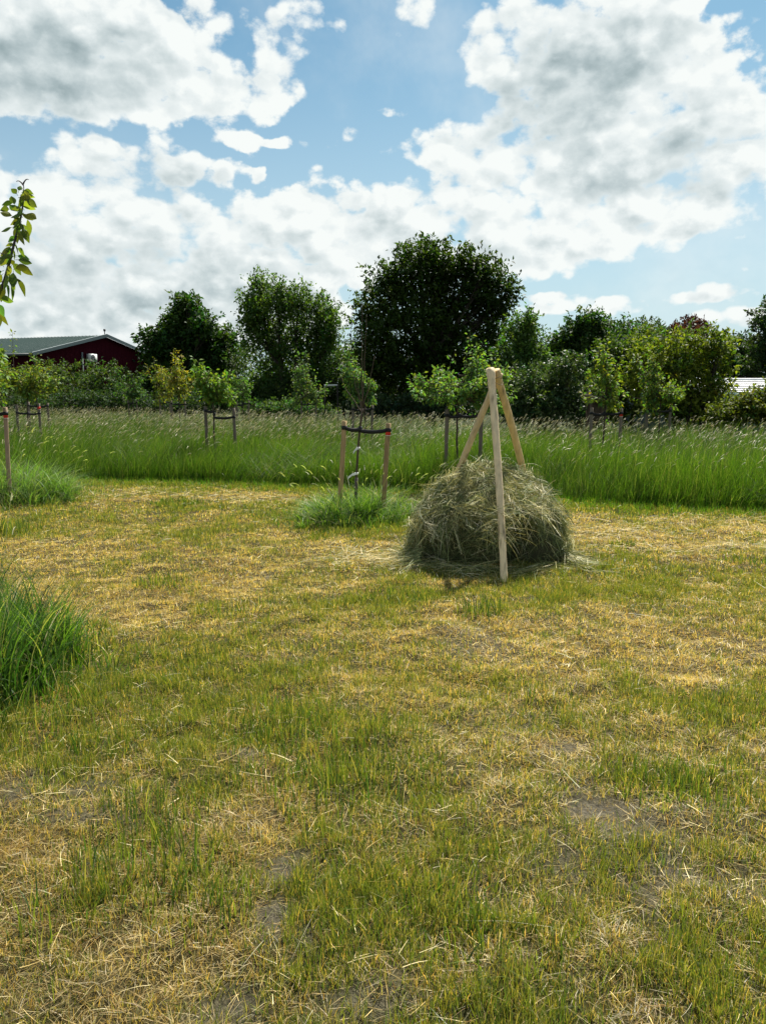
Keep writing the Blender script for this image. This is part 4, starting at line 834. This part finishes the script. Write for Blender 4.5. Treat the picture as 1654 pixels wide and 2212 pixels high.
tree('hedge', 'long overgrown hedge in front of the red barn', 160, 43,
     [(-40, 830, 60, 44), (30, 830, 60, 40), (100, 825, 55, 44), (160, 820, 55, 36), (225, 815, 50, 32), (200, 850, 90, 30), (290, 840, 50, 34), (340, 850, 60, 36), (120, 860, 90, 28), (20, 860, 90, 28), (260, 865, 80, 26), (400, 860, 60, 34)],
     .15, 26000, (.040, .072, .020), 'hedges', .08, 'hedge', stems=4, clump=.5, col2=(.065, .095, .025), rough_edge=.22)
tree('ivy_hedge', 'low dark hedge bank before the overgrown hedge, under the barn', 230, 38,
     [(60, 868, 80, 18), (160, 868, 80, 22), (240, 866, 70, 22), (330, 868, 70, 20), (420, 872, 60, 18)], .11, 13000, (.030, .058, .022), 'hedges', .05, 'hedge', stems=3, clump=.35)
tree('willow_bush', 'yellow green low bushes at the right edge under the white roof', 1625, 20,
     [(1600, 880, 40, 30), (1650, 880, 50, 34), (1700, 870, 60, 50), (1570, 900, 40, 24)], .11, 10000, (.075, .10, .020), BU, .04, 'bush', stems=3, clump=.4, col2=(.12, .14, .025))
def far_wood():
    lb = MB(); n = 34000
    for X0, X1, Yb, h in ((-60, 60, 62, 4.8),):
        X = rng.uniform(X0, X1, n); Y = Yb - .25 * X + rng.uniform(-2, 3, n); top = h * (.7 + .6 * fbm(X * .25, Y * .0, 971, 3)); Z = top * rng.random(n) ** .8
        D = rng.normal(size=(n, 3)); leaves(lb, np.stack([X, Y, Z], -1), D, rng.uniform(.25, .5, n), .6, vary((.026, .05, .018), n, .3))
    tag(lb.build('distant_woodland', M_LEAF), kind='stuff')
far_wood()

# ------------------------------------------------------------------ buildings
def barn():
    c1 = np.array([-24.8, 55.0]); u = np.array([2.5, 7.0]); hw = np.linalg.norm(u); u = u / hw; v = np.array([-u[1], u[0]])
    He, Hr, Lh = 4.45, 6.12, 38.0; base = (c1[0], c1[1], 0)
    root = empty('red_barn', base); tag(root, 'dark red barn with a grey green metal roof behind the hedge at left', 'building')
    def p(a, l, z): q = c1 + u * a + v * l; return np.array([q[0], q[1], z])
    red = np.array([.034, .004, .008]); W2 = 2 * hw
    mb = MB()
    n = 60                                                   # corrugated gable cladding
    for k in range(n):
        a0 = W2 * k / n; a1 = W2 * (k + 1) / n
        def zt(a): return He + (Hr - He) * (1 - abs(a - hw) / hw)
        o = .012 if k % 2 else 0.0
        mb.add([p(a0, -o, 0), p(a1, -o, 0), p(a1, -o, zt(a1) - .02), p(a0, -o, zt(a0) - .02)], [[0, 1, 2, 3]], red)
        mb.add([p(a1, -.012, 0), p(a1, 0, 0), p(a1, 0, zt(a1) - .02), p(a1, -.012, zt(a1) - .02)], [[0, 1, 2, 3]], red)
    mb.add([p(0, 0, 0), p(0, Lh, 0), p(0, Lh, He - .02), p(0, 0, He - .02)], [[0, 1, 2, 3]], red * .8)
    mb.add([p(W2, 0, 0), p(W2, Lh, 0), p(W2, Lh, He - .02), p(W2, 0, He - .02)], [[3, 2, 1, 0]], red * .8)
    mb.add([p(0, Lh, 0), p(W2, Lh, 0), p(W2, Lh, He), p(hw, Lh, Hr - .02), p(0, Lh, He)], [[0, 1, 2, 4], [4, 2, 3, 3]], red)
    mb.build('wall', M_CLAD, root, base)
    mb = MB(); rc = np.array([.028, .045, .042]); m_ = 110; ov = .35
    for side in (0, 1):
        a_e = -.4 if side == 0 else W2 + .4; ze = He - (Hr - He) / hw * .4
        for k in range(m_):
            l0 = -ov + (Lh + ov) * k / m_; l1 = -ov + (Lh + ov) * (k + 1) / m_; lm = l0 + (l1 - l0) * .8
            mb.add([p(a_e, l0, ze), p(a_e, lm, ze), p(hw, lm, Hr), p(hw, l0, Hr)], [[0, 1, 2, 3] if side else [3, 2, 1, 0]], rc)
            mb.add([p(a_e, lm, ze + .05), p(a_e, l1, ze + .05), p(hw, l1, Hr + .05), p(hw, lm, Hr + .05)], [[0, 1, 2, 3] if side else [3, 2, 1, 0]], rc * 1.1)
    rf = mb.build('roof', M_CLAD, root, base)
    mb = MB()
    for a_e in (-.42, W2 + .42):
        ze = He - (Hr - He) / hw * .42
        A0 = p(a_e, -ov - .06, ze); A1 = p(hw, -ov - .06, Hr + .02)
        mb.add([A0 + [0, 0, .08], A1 + [0, 0, .10], A1 - [0, 0, .16], A0 - [0, 0, .16]], [[0, 1, 2, 3]], np.array([.09, .12, .12]))
        A0b = A0 + np.array([*(v * .12), 0]); A1b = A1 + np.array([*(v * .12), 0])
        mb.add([A0 + [0, 0, .08], A1 + [0, 0, .10], A1b + [0, 0, .10], A0b + [0, 0, .08]], [[0, 1, 2, 3]], np.array([.30, .34, .34]))
    mb.build('verge_trim', M_PLASTIC, rf, base)
    mb = MB(); q = np.array([p(-.45, l, He - .16) for l in np.linspace(-.3, Lh, 10)]); tube(mb, q, .08, np.array([.10, .11, .11]), 8); mb.build('gutter', M_PLASTIC, rf, base)
    mb = MB(); tube(mb, np.array([p(hw, -.2, Hr), p(hw, -.2, Hr + .35)]), .035, np.array([.08, .08, .08]), 8); tube(mb, np.array([p(hw, -.2, Hr + .33), p(hw, -.2, Hr + .50)]), .09, np.array([.05, .05, .05]), 10); mb.build('roof_vent', M_PLASTIC, rf, base)
    a = .77 * hw; acr = empty('air_conditioner', tuple(p(a, -.15, 4.3))); acr.parent = root; acr.location = p(a, -.15, 4.3) - np.array(base)
    wb = p(a, -.15, 4.3)
    mb = MB(); U = (u[0], u[1], 0); Vv = (v[0], v[1], 0); box(mb, (-.40, -.28, -.30), (.40, .05, .30), np.array([.55, .56, .53]), U, Vv, wb); mb.build('casing', M_PLASTIC, acr, wb)
    mb = MB(); th = np.linspace(0, 2 * math.pi, 25)[:-1]; cc = wb + np.array([*(-v * .29), 0]) + np.array([*(u * -.08), 0])
    ring = np.array([cc + np.array([u[0] * .23 * math.cos(t), u[1] * .23 * math.cos(t), .23 * math.sin(t)]) for t in th])
    mb.add(np.vstack([ring, cc]), [[i, (i + 1) % 24, 24, 24] for i in range(24)], np.array([.06, .06, .06]))
    for rr in (.10, .17, .23): tube(mb, np.array([cc + np.array([*(-v * .01), 0]) + np.array([u[0] * rr * math.cos(t), u[1] * rr * math.cos(t), rr * math.sin(t)]) for t in np.linspace(0, 2 * math.pi, 25)]), .010, np.array([.4, .4, .4]), 4)
    mb.build('fan_grille', M_PLASTIC, acr, wb)
    mb = MB(); q0 = p(a - .85, -.08, 0); q1 = p(a - .85, -.08, 4.7); tube(mb, np.array([q0, q1]), .07, np.array([.12, .14, .14]), 8); mb.build('downpipe', M_PLASTIC, root, base)
barn()
def white_roof():
    Y = 31.0; a = at(1365, 850, Y); b = at(1720, 850, Y); base = (a[0], Y, 0); root = empty('garden_building', base); tag(root, 'low garden building with a whitish tiled roof at the right edge', 'building')
    zt = at(1600, 821, Y + 1.6)[2]; ze = at(1600, 848, Y)[2]; mb = MB(); nx = 64; nr = 7; g = np.array([.62, .63, .64])
    for r in range(nr):
        t0 = r / nr; t1 = (r + 1) / nr
        for k in range(nx):
            x0 = a[0] + (b[0] - a[0]) * k / nx; x1 = a[0] + (b[0] - a[0]) * (k + .86) / nx; xe = a[0] + (b[0] - a[0]) * (k + 1) / nx
            y0 = Y + 1.6 * t0; y1 = Y + 1.6 * t1; z0 = ze + (zt - ze) * t0 + .035; z1 = ze + (zt - ze) * t1; c = g * rng.uniform(.8, 1.1)
            mb.add([(x0, y0, z0), (x1, y0, z0), (x1, y1, z1), (x0, y1, z1)], [[0, 1, 2, 3]], c); mb.add([(x0, y0, z0 - .035), (x1, y0, z0 - .035), (x1, y0, z0), (x0, y0, z0)], [[0, 1, 2, 3]], c * .5)
            mb.add([(x1, y0, z0 - .03), (xe, y0, z0 - .03), (xe, y1, z1 - .03), (x1, y1, z1 - .03)], [[0, 1, 2, 3]], c * .35)
    mb.add([(a[0], Y + 3.2, ze), (b[0], Y + 3.2, ze), (b[0], Y + 1.6, zt), (a[0], Y + 1.6, zt)], [[0, 1, 2, 3]], g * .8)
    rf = mb.build('roof', M_PLASTIC, root, base)
    mb = MB(); tube(mb, np.array([(a[0] - .05, Y + 1.6, zt + .02), (b[0] + .05, Y + 1.6, zt + .02)]), .06, np.array([.8, .8, .8]), 8); mb.build('ridge_cap', M_PLASTIC, rf, base)
    mb = MB(); box(mb, (a[0] + .1, Y + .15, 0), (b[0] - .1, Y + 3.0, ze - .03), np.array([.10, .13, .13])); box(mb, (a[0], Y - .02, ze - .16), (b[0], Y + .03, ze - .005), np.array([.35, .48, .48])); mb.build('wall', M_PLASTIC, root, base)
white_roof()
def shelter():
    Y = 21.0; c = at(1290, 850, Y); base = (c[0], Y, 0); root = empty('wooden_shelter', base); tag(root, 'small wooden shelter with a pale sloping roof, half hidden behind the pointed young tree', 'shelter')
    mb = MB(); z1 = at(1290, 862, Y)[2]
    for dx in (-.18, .22):
        for dy in (0, .35): box(mb, (c[0] + dx - .03, Y + dy - .03, 0), (c[0] + dx + .03, Y + dy + .03, z1 - .03), np.array([.10, .07, .05]))
    box(mb, (c[0] - .18, Y + .33, .6), (c[0] + .22, Y + .37, z1 - .05), np.array([.09, .065, .045])); mb.build('frame', M_STAKE, root, base)
    mb = MB()
    V = np.array([(c[0] - .3, Y - .15, z1 + .14), (c[0] + .34, Y - .15, z1 - .10), (c[0] + .34, Y + .5, z1 - .10), (c[0] - .3, Y + .5, z1 + .14)]); V2 = V - np.array([0, 0, .03])
    mb.add(np.vstack([V, V2]), [[0, 1, 2, 3], [7, 6, 5, 4], [0, 4, 5, 1], [1, 5, 6, 2], [2, 6, 7, 3], [3, 7, 4, 0]], np.array([.40, .34, .24])); mb.build('roof', M_STAKE, root, base)
shelter()
def rail():
    Y = 29.5; a = at(700, 833, Y); b = at(728, 832, Y); base = (a[0], Y, 0); root = empty('rail_fence', base); tag(root, 'short whitish rail low in the dark gap behind the young trees of the middle', 'fence')
    mb = MB(); tube(mb, np.array([a, b]), .035, np.array([.55, .56, .52]), 8); mb.build('rail', M_STAKE, root, base)
    for q in (a, b):
        mb = MB(); tube(mb, np.array([(q[0], Y + .06, 0), (q[0], Y + .06, q[2] + .06)]), .02, np.array([.04, .035, .03]), 8); mb.build('post', M_STAKE, root, base)
rail()
